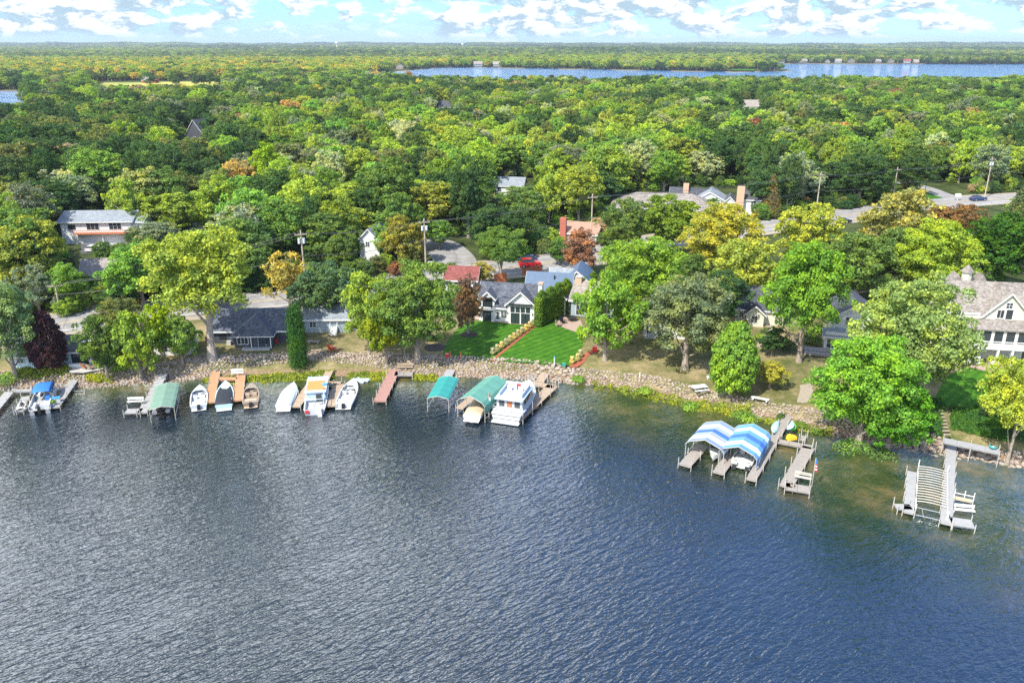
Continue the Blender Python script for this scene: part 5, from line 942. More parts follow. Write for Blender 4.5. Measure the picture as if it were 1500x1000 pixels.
def dock(label, segs, mat, sp=3.2, postmat=M_post, top=1.2, name='dock', z=DZ, skip=False):
    P0 = G(*segs[0][0], z); root = thing(name, (P0.x, P0.y, 0), 0, label, 'dock')
    for (a, b, w_) in segs:
        A, Bq = G(*a, z), G(*b, z); A.z = Bq.z = 0; deckseg(root, A, Bq, w_, mat, z=z); d = (Bq - A); L_ = d.length; d.normalize(); nrm = Vector((-d.y, d.x, 0)); n = max(1, round(L_ / sp)); pp = []
        for i in range(n + 1):
            for s in (-1, 1):
                q = A + d * (L_ * i / n) + nrm * s * (w_ / 2 + .06)
                if q.y < np.interp(q.x, SHX, SHY) + 1.5: pp.append(q)
        posts(root, pp, postmat, top)
    return root
def bench(a, b, label, mat=M_trim, z=DZ, flip=1, back=.85, name='bench'):
    A, Bq = G(*a, z), G(*b, z); c, rz, L_ = line_frame(A, Bq); t = thing(name, (c.x, c.y, z), rz, label, 'bench')
    B(0, 0, .40, .45, L_, .06).build('seat', mat, t); bk = MB().box(flip * .27, 0, .62, .05, L_, .14).box(flip * .29, 0, .82, .05, L_, .14); bk.build('backrest', mat, t)
    for s in (-1, 1): MB().bar((-.15, s * L_ * .44, 0), (-.15, s * L_ * .44, .4), .04).build('leg', mat, t); MB().bar((flip * .25, s * L_ * .44, 0), (flip * .27, s * L_ * .44, .95), .04).build('leg', mat, t)
    return t
dock('pale dock from the patio with the blue covered pontoon on its left', [((119, 541), (80, 596), 1.25)], M_pale); dock('narrow grey dock crossing behind the blue covered pontoon', [((16, 572), (92, 570), .9), ((14, 573), (-12, 604), 1.3)], M_pale, name='dock')
dock('short pale platform left of the blue covered pontoon', [((38, 580), (27, 601), 1.1), ((27, 599), (37, 599), 1.)], M_pale)
dock('pale dock with end platform beside the dull green canopy', [((247, 534), (208, 604), 1.3), ((208, 601), (184, 602), 1.5)], M_pale); bench((187, 592), (211, 591), 'white bench on the platform beside the dull green canopy', flip=-1)
dock('orange cedar dock with a cross walk between silver and black covered boats', [((318, 535), (307, 589), 1.3), ((320, 554), (347, 554), 1.), ((353, 548), (348, 586), 1.4)], M_cedar, sp=4); bench((339, 550), (357, 549), 'white framed bench at the shore end of the orange dock', flip=-1)
dock('tan dock with two fingers around the orange topped cruiser', [((491, 525), (474, 561), 1.2), ((455, 560), (499, 561), 1.3), ((458, 560), (432, 595), 1.5), ((497, 562), (483, 594), 1.5)], M_tan, sp=4)
dock('red-brown dock below the widest shore tree', [((587, 522), (556, 587), 1.75)], M_redwood, sp=2.6); dock('small grey bench platform beside the red-brown dock', [((578, 547), (605, 547), 1.6)], M_wood, sp=2.5); bench((582, 541), (605, 541), 'tan wooden bench on the platform beside the red-brown dock', M_tan, flip=-1)
dock('pale gangway to the teal canopy lift', [((668, 526), (655, 552), 1.4)], M_pale, sp=3)
dock('L-shaped tan dock around the white cabin cruiser', [((806, 535), (790, 559), 1.35), ((777, 561), (812, 566), 1.4), ((810, 564), (757, 613), 1.7)], M_tan, sp=2.8, top=1.9)
dock('narrow dock finger between the green canopy and the white cruiser', [((764, 563), (745, 575), 1.2), ((722, 588), (709, 603), 1.4)], M_tan, sp=3, top=1.6); dock('narrow dock finger inside the open green canopy', [((700, 575), (673, 597), 1.1)], M_tan, sp=3, top=.9)
dock('long weathered dock along the right of the striped canopies', [((1162, 596), (1100, 702), 1.15), ((1139, 645), (1190, 655), 1.1), ((1185, 654), (1151, 712), 1.5), ((1150, 711), (1186, 717), 1.6)], M_wood, sp=3.2, top=1.5)
dock('grey dock finger at the left side of the left striped canopy', [((1030, 651), (1003, 681), 1.5)], M_wood, sp=3, top=1.4); dock('grey dock finger between the two striped canopies', [((1074, 662), (1052, 692), 1.4)], M_wood, sp=3, top=1.4)
bench((1163, 701), (1188, 706), 'pale bench on the end platform beside the hanging flag', M_post, flip=-1); dock('small square platform at the corner behind the yellow bag', [((1172, 640), (1181, 642), 1.4)], M_wood, sp=3, top=1.5)
dock('pale grey dock at right with an end platform', [((1394, 650), (1386, 766), 1.15), ((1392, 762), (1426, 767), 1.6)], M_pale, sp=3, top=1.1); dock('pale dock finger left of the empty bunk lift', [((1336, 690), (1331, 750), 1.05), ((1335, 742), (1312, 741), 1.1)], M_pale, sp=3, top=1.3)
bench((1397, 750), (1427, 753), 'white bench on the end platform of the right dock', flip=-1); dock('pale walkway lying along the shore behind the right dock', [((1382, 644), (1464, 661), 1.5)], M_pale, z=1.75, sp=4, top=2.2, name='dock')
for i in range(9): B(0, 0, 0, .9, .32, .05, 0).build('stepping_stone', M_sand).location = G(1374 + i * 1.6, 598 + i * 5) + Vector((0, 0, .2)); 
for o in [o for o in COL.objects if o.name.startswith('stepping_stone')]: tag(o, 'flat pale step of the path down to the right dock', 'step', 'stone steps down to the right dock')
# ------------------------------------------------------------ boats
def hull_rings(Lh, Bm, hh, cockpit=(.12, .62), floor=.35, bowrise=.28, flare=.82, pinch=2.2):
    rings = []
    for i in range(15):
        t = i / 14; tb = max(0., (t - .42) / .58); b_ = Bm / 2 * (1 - tb ** pinch * .98) * (.93 + .07 * min(1, t * 5)); sh = hh * (1 + bowrise * t * t); y = (t - .5) * Lh; ke = -.25 + .35 * tb ** 2.5; ch = .05 + .45 * tb ** 2 * hh
        inn = max(b_ - .18, .01); z_in = floor if cockpit[0] < t < cockpit[1] else sh + .04 * math.cos(0); crown = sh + .05 if not (cockpit[0] < t < cockpit[1]) else floor
        rings.append([(0, y, ke), (b_ * flare, y, ch), (b_, y, sh), (inn, y, sh + .02), (inn * .97, y, z_in), (0, y, crown), (-inn * .97, y, z_in), (-inn, y, sh + .02), (-b_, y, sh), (-b_ * flare, y, ch)])
    return rings
def place(a, b, z=0.): A, Bq = G(*a, .5), G(*b, .5); c, rz, L_ = line_frame(A, Bq); c.z = z; return c, rz, L_
def boat(name, label, stern, bow, Bm, hullmat, hh=.75, cat='boat', cockpit=(.12, .62), deckm=None, seats=M_offw, shield=True, engine=True, cover=None, stripe=None, z=0.):
    c, rz, L_ = place(stern, bow, z); t = thing(name, c, rz, label, cat); h = MB().loft(hull_rings(L_, Bm, hh, cockpit), True).build('hull', hullmat, t)
    MB().box(0, -L_ / 2 - .22, .12, Bm * .8, .5, .08).build('swim_platform', seats, t)
    if cover:
        rg = []
        for i in range(11):
            u = i / 10; y = (-.47 + .80 * u) * L_; tb = max(0., (u * .8 + .03 - .42) / .58); b_ = Bm / 2 * (1 - tb ** 2.2 * .98) * .97; top = hh + .12 + .30 * math.sin(math.pi * min(1, u * 1.15 + .1))
            rg.append([(b_, y, hh * 1.02), (b_ * .8, y, hh + .16), (0, y, top), (-b_ * .8, y, hh + .16), (-b_, y, hh * 1.02)])
        MB().loft(rg, True).build('cover', cover, t, True)
    else:
        if shield: MB().loft([[(sx * Bm * .40, L_ * .12, hh + .03), (sx * Bm * .34, L_ * .06, hh + .48)] for sx in (-1, 1)] and [[(-Bm * .42, L_ * .08, hh), (-Bm * .36, L_ * .03, hh + .45)], [(-Bm * .2, L_ * .16, hh), (-Bm * .18, L_ * .10, hh + .48)], [(Bm * .2, L_ * .16, hh), (Bm * .18, L_ * .10, hh + .48)], [(Bm * .42, L_ * .08, hh), (Bm * .36, L_ * .03, hh + .45)]], False).build('windshield', M_glass, t)
        for sx, sy in ((-1, -.02), (1, -.02)): B(sx * Bm * .22, L_ * sy, .38, .55, .55, .3).box(sx * Bm * .22, L_ * sy - .25, .6, .55, .12, .4).build('seat', seats, t)
        B(0, -L_ * .34, .38, Bm * .72, .6, .38).build('rear_bench', seats, t); B(Bm * .22, L_ * .045, .38, .5, .3, .45).build('dashboard', M_dark, t)
    if engine: B(0, -L_ / 2 - .2, .15, .45, .5, .75, 0, .75).build('outboard', M_black, t)
    if stripe: MB().loft([[(s * (p[2][0] + .012), p[2][1], p[2][2] - .12), (s * (p[2][0] + .012), p[2][1], p[2][2] - .28)] for p in hull_rings(L_, Bm, hh, cockpit)[:13] for s in (1,)], False).loft([[(-(p[2][0] + .012), p[2][1], p[2][2] - .12), (-(p[2][0] + .012), p[2][1], p[2][2] - .28)] for p in hull_rings(L_, Bm, hh, cockpit)[:13]], False).build('stripe', stripe, t)
    return t, L_
def pontoon(label, stern, bow, Bm, cover=None, z=.1, accent=M_bluecv):
    c, rz, L_ = place(stern, bow, z); t = thing('pontoon_boat', c, rz, label, 'pontoon boat')
    for s in (-1, 1): MB().bar((s * Bm * .36, -L_ / 2, .1), (s * Bm * .36, L_ / 2 - .6, .1), .32, n=10).bar((s * Bm * .36, L_ / 2 - .6, .1), (s * Bm * .36, L_ / 2, .3), .32, .04, 10).build('pontoon', M_alu, t)
    B(0, 0, .42, Bm, L_ * .95, .08).build('deck', M_conc, t); f = MB()
    for s in (-1, 1): f.box(s * (Bm / 2 - .04), 0, .52, .05, L_ * .9, .6)
    f.box(0, L_ * .44, .52, Bm * .95, .05, .6); f.box(Bm * .25, -L_ * .45, .52, Bm * .4, .05, .6).build('side_panel', M_trim, t)
    B(0, 0, .62, Bm + .02, L_ * .82, .14).build('accent_stripe', accent, t) if False else None
    for y in (L_ * .3, -L_ * .3): B(-Bm * .33, y, .5, .55, L_ * .22, .42).box(-Bm * .45, y, .9, .14, L_ * .22, .35).build('seat', M_offw, t); B(Bm * .33, y, .5, .55, L_ * .22, .42).box(Bm * .45, y, .9, .14, L_ * .22, .35).build('seat', M_offw, t)
    B(Bm * .22, 0, .5, .6, .5, .75).build('console', accent, t); B(0, -L_ / 2 - .1, .2, .4, .5, .9, 0, .8).build('outboard', M_black, t)
    if cover:
        rg = [[(s * Bm * .5, y, 2.0 - .15 * abs(u)), ] for s in (1,) for u, y in ((0, 0),)]; rg = []
        for u in np.linspace(-1, 1, 7): y = L_ * (.20 + .26 * u); zz = 2.25 - .22 * u * u; rg.append([(-Bm * .5, y, zz - .25), (-Bm * .3, y, zz), (Bm * .3, y, zz), (Bm * .5, y, zz - .25), (Bm * .3, y, zz - .05), (-Bm * .3, y, zz - .05)])
        bi = MB().loft(rg, True).build('bimini_top', cover, t, True); fr = MB()
        for s in (-1, 1): fr.bar((s * Bm * .48, L_ * .16, .9), (s * Bm * .47, -L_ * .02, 1.95), .025).bar((s * Bm * .48, L_ * .16, .9), (s * Bm * .47, L_ * .4, 1.95), .025)
        fr.build('bimini_frame', M_alu, t)
    return t
pontoon('pontoon boat with bright blue bimini top at the leftmost dock', (58, 602), (70, 573), 2.7, M_bluecv); t = thing('boat_lift', G(46, 598, 0), 0, 'pale post lift carrying the blue topped pontoon', 'boat lift')
for dx, dy in ((0, 0), (3.6, 0), (1.2, 5.5), (4.8, 5.5)): MB().bar((dx, dy, -1.5), (dx, dy, 1.5), .08).build('post', M_post, t)
MB().bar((0, 0, .2), (3.6, 0, .2), .06).bar((1.2, 5.5, .2), (4.8, 5.5, .2), .06).build('cross_beam', M_alu, t)
for (x, y, m_, lb) in ((83, 588, M_bluep, 'blue and white rolled bimini beside the pontoon'), (33, 597, M_offw, 'white jet ski parked left of the blue topped pontoon')):
    t = thing('jet_ski' if y == 597 else 'deck_box', G(x, y, .2 if y == 597 else DZ), .4, lb, 'jet ski' if y == 597 else 'box')
    if y == 597: MB().loft(hull_rings(2.6, 1., .45, (2, 3)), True).build('hull', m_, t); B(0, -.3, .45, .4, 1.1, .3).build('seat', M_dark, t); MB().bar((-.35, .35, .95), (.35, .35, .95), .03).bar((0, .4, .45), (0, .35, .95), .05).build('handlebar', M_dark, t)
    else: B(0, 0, 0, 1., .7, .55).build('box_body', M_trim, t); B(0, 0, .55, 1.05, .75, .1).build('lid', m_, t)
t = thing('potted_plant', G(78, 593, DZ), 0, 'round bright green potted plant on the leftmost dock', 'potted plant'); MB().bar((0, 0, 0), (0, 0, .35), .22, .3, 10).build('pot', M_trim, t); leafy('foliage', [(0, 0, .5)], [(.42, .42, .25)], 300, .08, 'bright', parent=t)
boat('motorboat', 'silver grey open motorboat left of the orange cedar dock', (291, 596), (293, 567), 2.4, M_silver, seats=M_offw); boat('motorboat', 'pale blue boat with black cockpit cover between the orange docks', (328, 596), (331, 561), 2.5, M_bluegel, cover=M_blackcv, engine=False)
boat('motorboat', 'tan and brown open boat right of the orange docks', (367, 592), (369, 564), 2.3, pmat('bronze_gelcoat', (.25, .19, .14), .35), seats=M_tancv, stripe=M_trim); boat('motorboat', 'white boat under a pale blue fitted cover beside the tan dock', (415, 597), (431, 563), 2.4, M_gel, cover=M_lbluecv, engine=False)
boat('motorboat', 'open white runabout right of the tan dock fingers', (503, 594), (519, 557), 2.6, M_gel, cockpit=(.1, .72), seats=M_offw, stripe=M_lbluecv)
# deck cruiser with the orange sun mat
c, rz, L_ = place((460, 606), (470, 555)); L_ = min(L_, 11); t = thing('deck_cruiser', c, rz, 'boxy deck boat with orange roof mat and windscreens inside the tan dock', 'boat'); Bm = 3.1
MB().loft(hull_rings(L_, Bm, .85, (.05, .3), pinch=4.), True).build('hull', M_gel, t); B(0, L_ * .02, .85, Bm * .86, L_ * .48, 1.25).build('cabin', M_lbluecv, t); B(0, L_ * .02, 2.1, Bm * .96, L_ * .52, .1).build('cabin_roof', M_lbluecv, t)
B(-.1, L_ * -.02, 2.2, Bm * .78, L_ * .30, .07).build('roof_mat', M_orange, t); MB().bar((.95, -1.6, 2.21), (.95, -1.6, 2.34), .42, n=14).build('cushion', M_orange, t); MB().bar((1.1, -.1, 2.21), (1.1, -.1, 2.34), .42, n=14).build('cushion', M_bluep, t)
for s in (-1, 1): B(s * Bm * .23, L_ * .33, .95, Bm * .36, .7, .5, 0, .8).build('windscreen', M_glass, t)
MB().bar((-1.3, -L_ * .42, .8), (-1.3, -L_ * .42, 2.), .04).bar((1.3, -L_ * .42, .8), (1.3, -L_ * .42, 2.), .04).bar((-1.3, -L_ * .42, 2.), (1.3, -L_ * .42, 2.), .04).bar((-1.3, -L_ * .42, 2.), (-1.2, -L_ * .24, 2.1), .04).bar((1.3, -L_ * .42, 2.), (1.2, -L_ * .24, 2.1), .04).build('stern_frame', M_trim, t)
B(.5, -L_ * .27, .8, .8, .1, 1.3).build('cabin_door', M_glass, t); B(-1., -L_ * .51, .35, .5, .08, .45).build('red_emblem', M_red, t); B(.75, -L_ * .53, -.1, .6, .7, 1.2, 0, .8).build('outboard', M_offw, t); MB().bar((0, L_ * .42, 1.), (0, L_ * .42, 1.9), .03).build('bow_light', M_trim, t)
for i in range(5): B(Bm * .435, -1.8 + i * .95, 1.25, .03, .7, .5).build('window', M_glass, t); B(-Bm * .435, -1.8 + i * .95, 1.25, .03, .7, .5).build('window', M_glass, t)
t = thing('floating_mat', G(531, 556, .05), -.25, 'blue floating mat beside the open white runabout', 'float'); B(0, 0, 0, 2.3, 1.3, .12).build('pad', M_lbluecv, t); B(.2, -1., 0, 1.1, .7, .2).build('foot_pad', M_silver, t)
# canopies
def canopy(label, f, b, w_, zr, ze, mat, skirt=(.1, .1), seat_h=None, posts_z=-1.8, name='boat_canopy', over=0, np_=2):
    A, Bq = G(*f, zr), G(*b, zr); c, rz, L_ = line_frame(A, Bq); t = thing(name, (c.x, c.y, 0), rz, label, 'boat canopy'); hh = zr - ze; rings = []
    prof = [(-.5, ze - skirt[0]), (-.5, ze), (-.40, ze + hh * .42), (0, zr), (.40, ze + hh * .42), (.5, ze), (.5, ze - skirt[1])]
    for i in range(9): y = -L_ / 2 + L_ * i / 8; sg = -.05 * math.sin(math.pi * (i % 2)); rings.append([(u * w_, y, z - (.06 if i % 2 and abs(u) < .45 else 0)) for u, z in prof] + [(u * w_ * .985, y, z - .05 - (.06 if i % 2 and abs(u) < .45 else 0)) for u, z in prof[::-1]])
    MB().loft(rings, True).build('canvas', mat, t)
    for s in (-1, 1):
        for i in range(np_ + 1): y = -L_ / 2 + .15 + (L_ - .3) * i / np_; MB().bar((s * w_ * .485, y, posts_z), (s * w_ * .485, y, ze - .05), .05, n=5).build('post', M_post, t)
        MB().bar((s * w_ * .485, -L_ / 2 + .1, .55), (s * w_ * .485, L_ / 2 - .1, .55), .05).build('side_beam', M_alu, t)
    fr = MB(); q = [(u * w_, z - .03) for u, z in prof[1:-1]]
    for y in (-L_ / 2, L_ / 2):
        for j in range(4): fr.bar((q[j][0], y, q[j][1]), (q[j + 1][0], y, q[j + 1][1]), .045, n=5)
    fr.build('frame', M_post, t); return t, L_
canopy('dull green canopy over a boat lift beside the pale bench platform', (236, 595), (245, 560), 3.2, 2.3, 1.9, M_greencv2, (.3, .3)); pontoon('white pontoon boat under the dull green canopy', (236, 603), (244, 570), 2.3, z=.4)
canopy('bright teal canopy over an empty lift', (641, 580), (657, 550), 3.1, 2.5, 2.0, M_teal, (.05, .05)); canopy('tall open ended green canopy sheltering the tan covered boat', (689, 580), (727, 549), 4.3, 3.6, 2.4, M_greencv, (.05, 1.1), np_=3)
boat('motorboat', 'white boat with tan cover poking out of the tall green canopy', (691, 615), (717, 575), 2.7, M_gel, cover=M_tancv, engine=False, z=.3)
def stripe_mat(name, cols, L_):
    def fn(nt, b, tc):
        s = N(nt.nodes, 'ShaderNodeSeparateXYZ'); nt.links.new(tc.outputs['Object'], s.inputs[0]); m = N(nt.nodes, 'ShaderNodeMapRange', inp={1: -L_ / 2, 2: L_ / 2}); nt.links.new(s.outputs[1], m.inputs[0])
        n = len(cols); r = ramp_node(nt, [(i / n, c) for i, c in enumerate(cols)], 'CONSTANT'); nt.links.new(m.outputs[0], r.inputs[0]); nt.links.new(r.outputs[0], b.inputs['Base Color'])
    return pmat(name, (.3, .4, .6), .7, fn=fn)
sl_, wh_, gr_, bl_, sk_ = (.20, .27, .40), (.58, .70, .76), (.30, .35, .42), (.05, .15, .52), (.12, .30, .58)
for nm, cols, f, b, w_, lb, sk in (('left_stripes', [sl_, wh_, gr_, bl_, gr_, wh_, sl_], (1033, 644), (1057, 616), 4.9, 'left canopy with slate, white and royal blue stripes', (.35, .25)), ('right_stripes', [sk_, wh_, sk_, bl_, sk_, wh_, sk_], (1082, 654), (1104, 620), 4.6, 'right canopy with sky blue, white and royal blue stripes', (.2, 1.1))):
    A, Bq = G(*f, 3.3), G(*b, 3.3); L_ = (Bq - A).length; canopy(lb, f, b, w_, 3.3, 2.1, stripe_mat(nm, cols, L_), sk, np_=2)
boat('motorboat', 'cream boat bow-out under the left striped canopy', (1060, 648), (1044, 674), 2.3, M_offw, z=.3, engine=False); t, L_ = boat('motorboat', 'white boat with twin black outboards under the right striped canopy', (1086, 682), (1104, 650), 2.7, M_offw, z=.3, engine=False)
for s in (-.75, .75): B(s, -L_ / 2 - .35, -.1, .5, .7, 1., 0, .75).build('outboard', M_dark, t); MB().bar((s - .3, -L_ / 2 - .5, .75), (s + .3, -L_ / 2 - .5, .75), .25, n=10).build('engine_cowl', M_offw, t)
# white cabin cruiser
c, rz, L_ = place((741, 615), (776, 568)); Bm = 4.5; t = thing('cabin_cruiser', c, rz, 'large white cabin cruiser with flybridge inside the L-shaped dock', 'cabin cruiser'); q = L_ / 10.
MB().loft(hull_rings(L_, Bm, 1.35, (2, 3), bowrise=.35, pinch=2.6), True).build('hull', M_gel, t); MB().loft([[(-1.9, -3.6 * q, 1.3), (1.9, -3.6 * q, 1.3), (1.8, -3.6 * q, 2.9), (-1.8, -3.6 * q, 2.9)], [(-1.9, 1.2 * q, 1.4), (1.9, 1.2 * q, 1.4), (1.75, .5 * q, 2.9), (-1.75, .5 * q, 2.9)]], True).build('cabin', M_gel, t)
MB().loft([[(-1.6, 1.0 * q, 1.5), (1.6, 1.0 * q, 1.5), (1.4, 1. * q, 2.3), (-1.4, 1. * q, 2.3)], [(-1.1, 3.2 * q, 1.55), (1.1, 3.2 * q, 1.55), (1., 3.1 * q, 1.8), (-1., 3.1 * q, 1.8)]], True).build('foredeck_cabin', M_gel, t)
B(0, -1.7 * q, 2.9, 4., 4.8 * q, .12).build('flybridge_deck', M_lbluecv, t); B(0, -.1 * q, 3.02, 3.4, .25, .75).box(-1.6, -1.6 * q, 3.02, .12, 3.2 * q, .55).box(1.6, -1.6 * q, 3.02, .12, 3.2 * q, .55).build('flybridge_coaming', M_gel, t)
for x in (-.8, .8): B(x, -1.1 * q, 3.02, .6, .6, .4).box(x, -1.35 * q, 3.3, .6, .14, .5).build('seat', M_offw, t)
B(.3, -.7 * q, 3.02, .5, .3, .8).build('helm_console', M_red, t)
for s in (-1, 1): MB().add([(s * 1.90, -2.8 * q, 1.9), (s * 1.90, .5 * q, 1.9), (s * 1.84, .2 * q, 2.55), (s * 1.84, -2.8 * q, 2.55)], [(0, 1, 2, 3)]).build('window', M_glass, t)
MB().add([(-1.5, 1.23 * q - .25, 1.75), (1.5, 1.23 * q - .25, 1.75), (1.45, .62 * q, 2.7), (-1.45, .62 * q, 2.7)], [(0, 1, 2, 3)]).build('windshield', M_glass, t)
for x in (-1.1, 0, 1.1): B(x, -3.62 * q, 1.75, .75, .04, .95).build('window' if x else 'cabin_door', M_glass if x else M_cedarf, t)
B(0, -5.1 * q, .15, 3.9, .9, .12).build('swim_platform', M_gel, t); MB().box(0, -5.005 * q, .55, 4., .03, .06).box(0, -5.005 * q, 1.12, 4., .03, .05).build('transom_trim', M_dark, t); [MB().add([(s * 2.235, -4.7 * q, 1.0), (s * 2.26, 0, 1.06), (s * 2.26, 0, 1.2), (s * 2.235, -4.7 * q, 1.14)], [(0, 1, 2, 3)]).build('hull_stripe', M_bluecv, t) for s in (-1, 1)]; rl = MB()
for s in (-1, 1):
    pts = [(s * 1.95, -4.7 * q, 2.2), (s * 1.95, -3.7 * q, 2.2)]; rl.bar(*pts, .04)
rl.bar((-1.95, -4.7 * q, 2.2), (1.95, -4.7 * q, 2.2), .04)
for x in (-1.95, -.65, .65, 1.95): rl.bar((x, -4.7 * q, 1.35), (x, -4.7 * q, 2.2), .035)
for s in (-1, 1):
    pr = [(s * 2.0, .5 * q, 2.1), (s * 1.7, 2.4 * q, 2.3), (s * .8, 4.2 * q, 2.5), (0, 4.8 * q, 2.6)]
    for a_, b_ in zip(pr, pr[1:]): rl.bar(a_, b_, .035)
    for a_ in pr: rl.bar((a_[0], a_[1], 1.5), a_, .03)
rl.build('rail', M_alu, t); B(0, -4.98 * q, .75, 1.1, .04, .5).build('transom_emblem', M_dark, t); MB().bar((1.2, -4.9 * q, .2), (1.2, -4.9 * q, 1.3), .05).bar((.8, -4.9 * q, .2), (.8, -4.9 * q, 1.3), .05).build('boarding_ladder', M_alu, t)
MB().bar((0, -2.9 * q, 3.), (0, -3.1 * q, 4.3), .04).build('antenna', M_trim, t)
# flags
def flag(px, py, label, cols, h=3.2, stars=False):
    p = G(px, py, DZ); t = thing('flag', (p.x, p.y, DZ), .3, label, 'flag'); MB().bar((0, 0, -.6), (0, 0, h), .04).build('flagpole', M_post, t); L_ = 1.7
    for i, (m_, z0, z1) in enumerate(cols):
        rg = []
        for z in np.linspace(z0, z1, 4): w_ = .12 + .42 * (1 - z); rg.append([(.04, 0, h - .1 - L_ * (1 - z)), (.04 + w_, .10, h - .15 - L_ * (1 - z)), (.04 + w_ * .6, -.12, h - .15 - L_ * (1 - z))])
        MB().loft(rg, True).build('flag_band', m_, t)
flag(716, 606, 'folded green, white and red flag between green canopy and cruiser', [(M_teal, 0., .38), (M_trim, .38, .68), (M_red, .68, 1.)])
flag(1190, 706, 'folded flag with blue top and red and white stripes by the bench', [(M_red, 0, .12), (M_trim, .12, .24), (M_red, .24, .36), (M_trim, .36, .48), (M_red, .48, .6), (M_bluecv, .6, 1.)])
# boards, kayaks, bags
def board(px0, py0, px1, py1, w_, mat, label, cat, name, z=.8, tilt=0., inner=None):
    A, Bq = G(px0, py0, z), G(px1, py1, z); c, rz, L_ = line_frame(A, Bq); c.z = z; t = thing(name, c, rz, label, cat); t.rotation_euler[1] = tilt; rg = []
    for i in range(9): u = i / 8; b_ = w_ / 2 * math.sin(math.pi * min(.98, max(.02, u))) ** .6; y = (u - .5) * L_; zz = .25 * (2 * u - 1) ** 4; rg.append([(b_, y, zz), (b_ * .8, y, zz + .1), (-b_ * .8, y, zz + .1), (-b_, y, zz), (0, y, zz - .1)])
    MB().loft(rg, True).build('hull', mat, t, True); B(0, 0, .09, w_ * .45, L_ * .25, .05).build('grip_pad', inner or M_silver, t); return t
board(1131, 635, 1139, 618, 1.0, M_cyan, 'pale blue paddleboard leaning left of the long weathered dock', 'paddleboard', 'paddleboard', .9, .5); board(1155, 631, 1161, 619, 1.0, M_cyan, 'pale blue board right of the dock above a green one', 'paddleboard', 'paddleboard', 1.1, -.4); board(1159, 632, 1164, 622, .9, M_lime, 'green kayak under the pale board right of the dock', 'kayak', 'kayak', .7, -.3)
t = thing('yellow_bag', G(1159, 643, DZ), .3, 'bright yellow gear bag on the cross dock', 'bag'); MB().loft([[(-.6, -.35, 0), (.6, -.35, 0), (.6, .35, 0), (-.6, .35, 0)], [(-.55, -.3, .5), (.6, -.3, .4), (.55, .3, .45), (-.5, .3, .55)], [(-.3, -.1, .8), (.3, -.1, .6), (.3, .1, .6), (-.3, .1, .8)]], True).build('bag_body', M_yellow, t); MB().bar((-.3, 0, .75), (.3, 0, .75), .04).build('strap', M_dark, t)
t = thing('deck_pot', G(1160, 712, DZ), 0, 'small tan pot on the end platform by the bench', 'pot'); MB().bar((0, 0, 0), (0, 0, .35), .16, .22, 10).build('pot_body', M_tan, t); MB().bar((0, 0, .34), (0, 0, .37), .19, n=10).build('soil', M_mulchd, t)
board(1448, 653, 1461, 657, .7, M_teal, 'green kayak lying on the shore walkway at right', 'kayak', 'kayak', 2.); board(342, 503, 343, 488, .7, M_lime, 'lime green kayak standing against the charcoal cottage', 'kayak', 'kayak', 2.1, 0).rotation_euler[0] = 1.1
# empty bunk lift at right
c_, rz_, L_ = line_frame(G(1364, 752, .5), G(1366, 694, .5)); A = c_; t = thing('bunk_lift', (A.x, A.y, 0), rz_, 'empty boat lift with many curved pale slats between the right docks', 'boat lift'); 
for i in range(15):
    y = 5.6 - i * .62; mb = MB(); pr = [(-1.5, y, .75), (-.8, y - .12, .92), (0, y - .16, .98), (.8, y - .12, .92), (1.5, y, .75)]
    for a_, b_ in zip(pr, pr[1:]): mb.bar(a_, b_, .055, n=4)
    mb.build('slat', M_post, t)
for s in (-1, 1):
    MB().bar((s * 1.55, 5.8, .7), (s * 1.55, -5.6, .7), .06).build('side_rail', M_trim, t)
    for y in (5.6, 0, -5.4): MB().bar((s * 1.55, y, -1.6), (s * 1.55, y, 1.6 if y else .8), .06).build('post', M_trim, t)
MB().bar((-1.55, -3.9, .4), (1.55, -3.9, .4), .05).bar((-1.55, -5.4, .3), (1.55, -5.4, .3), .05).bar((-.9, -3.9, .4), (-.7, -5.6, .3), .05).bar((.9, -3.9, .4), (1., -5.6, .3), .05).build('lift_frame', M_alu, t)
t = thing('jet_ski_rack', G(1410, 742, .2), rz_, 'pale metal rack with tan cushion behind the white bench on the right dock', 'rack')
for x in (-.9, .1, 1.): MB().bar((x, 1.2, -.8), (x, 1.2, 1.4), .05).build('post', M_trim, t)
MB().bar((-.9, 1.2, .9), (1., 1.2, .9), .05).bar((-.9, 1.2, .4), (1., 1.2, .4), .05).build('cross_bar', M_trim, t); B(0, .6, .5, 1.6, .5, .2).build('cushion', M_tancv, t)
# dock ladder of the leftmost dock, log and slab on the shore
def seatlog(p0, p1, r_, mat, label, name='log_bench', cat='bench'):
    A, Bq = G(*p0), G(*p1); c, rz, L_ = line_frame(A, Bq); t = thing(name, c, rz, label, cat); B(0, 0, .3, r_ * 2, L_, .12).build('seat', mat, t)
    for s in (-1, 1): B(0, s * L_ * .38, 0, r_ * 1.6, .2, .3).build('leg', mat, t)
seatlog((1100, 584), (1126, 589), .22, M_trim, 'long low white bench near the lake behind the striped canopies'); seatlog((1036, 554), (1047, 559), .2, M_trim, 'short pale bench left of the wooden lake swing'); seatlog((456, 516), (480, 515), .2, M_tan, 'log seat on the dry lawn beside the red chair'); seatlog((452, 502), (468, 503), .3, M_wood, 'weathered low bench behind the log seat')
t = thing('picnic_slab', G(1024, 571), .25, 'flat pale grey table slab on the shore left of the lake swing', 'table'); B(0, 0, .55, 2.2, 1.1, .08).build('table_top', M_trim, t); B(-.0, .9, .3, 2.2, .3, .06).build('bench_seat', M_trim, t); B(0, -.9, .3, 2.2, .3, .06).build('bench_seat', M_trim, t)
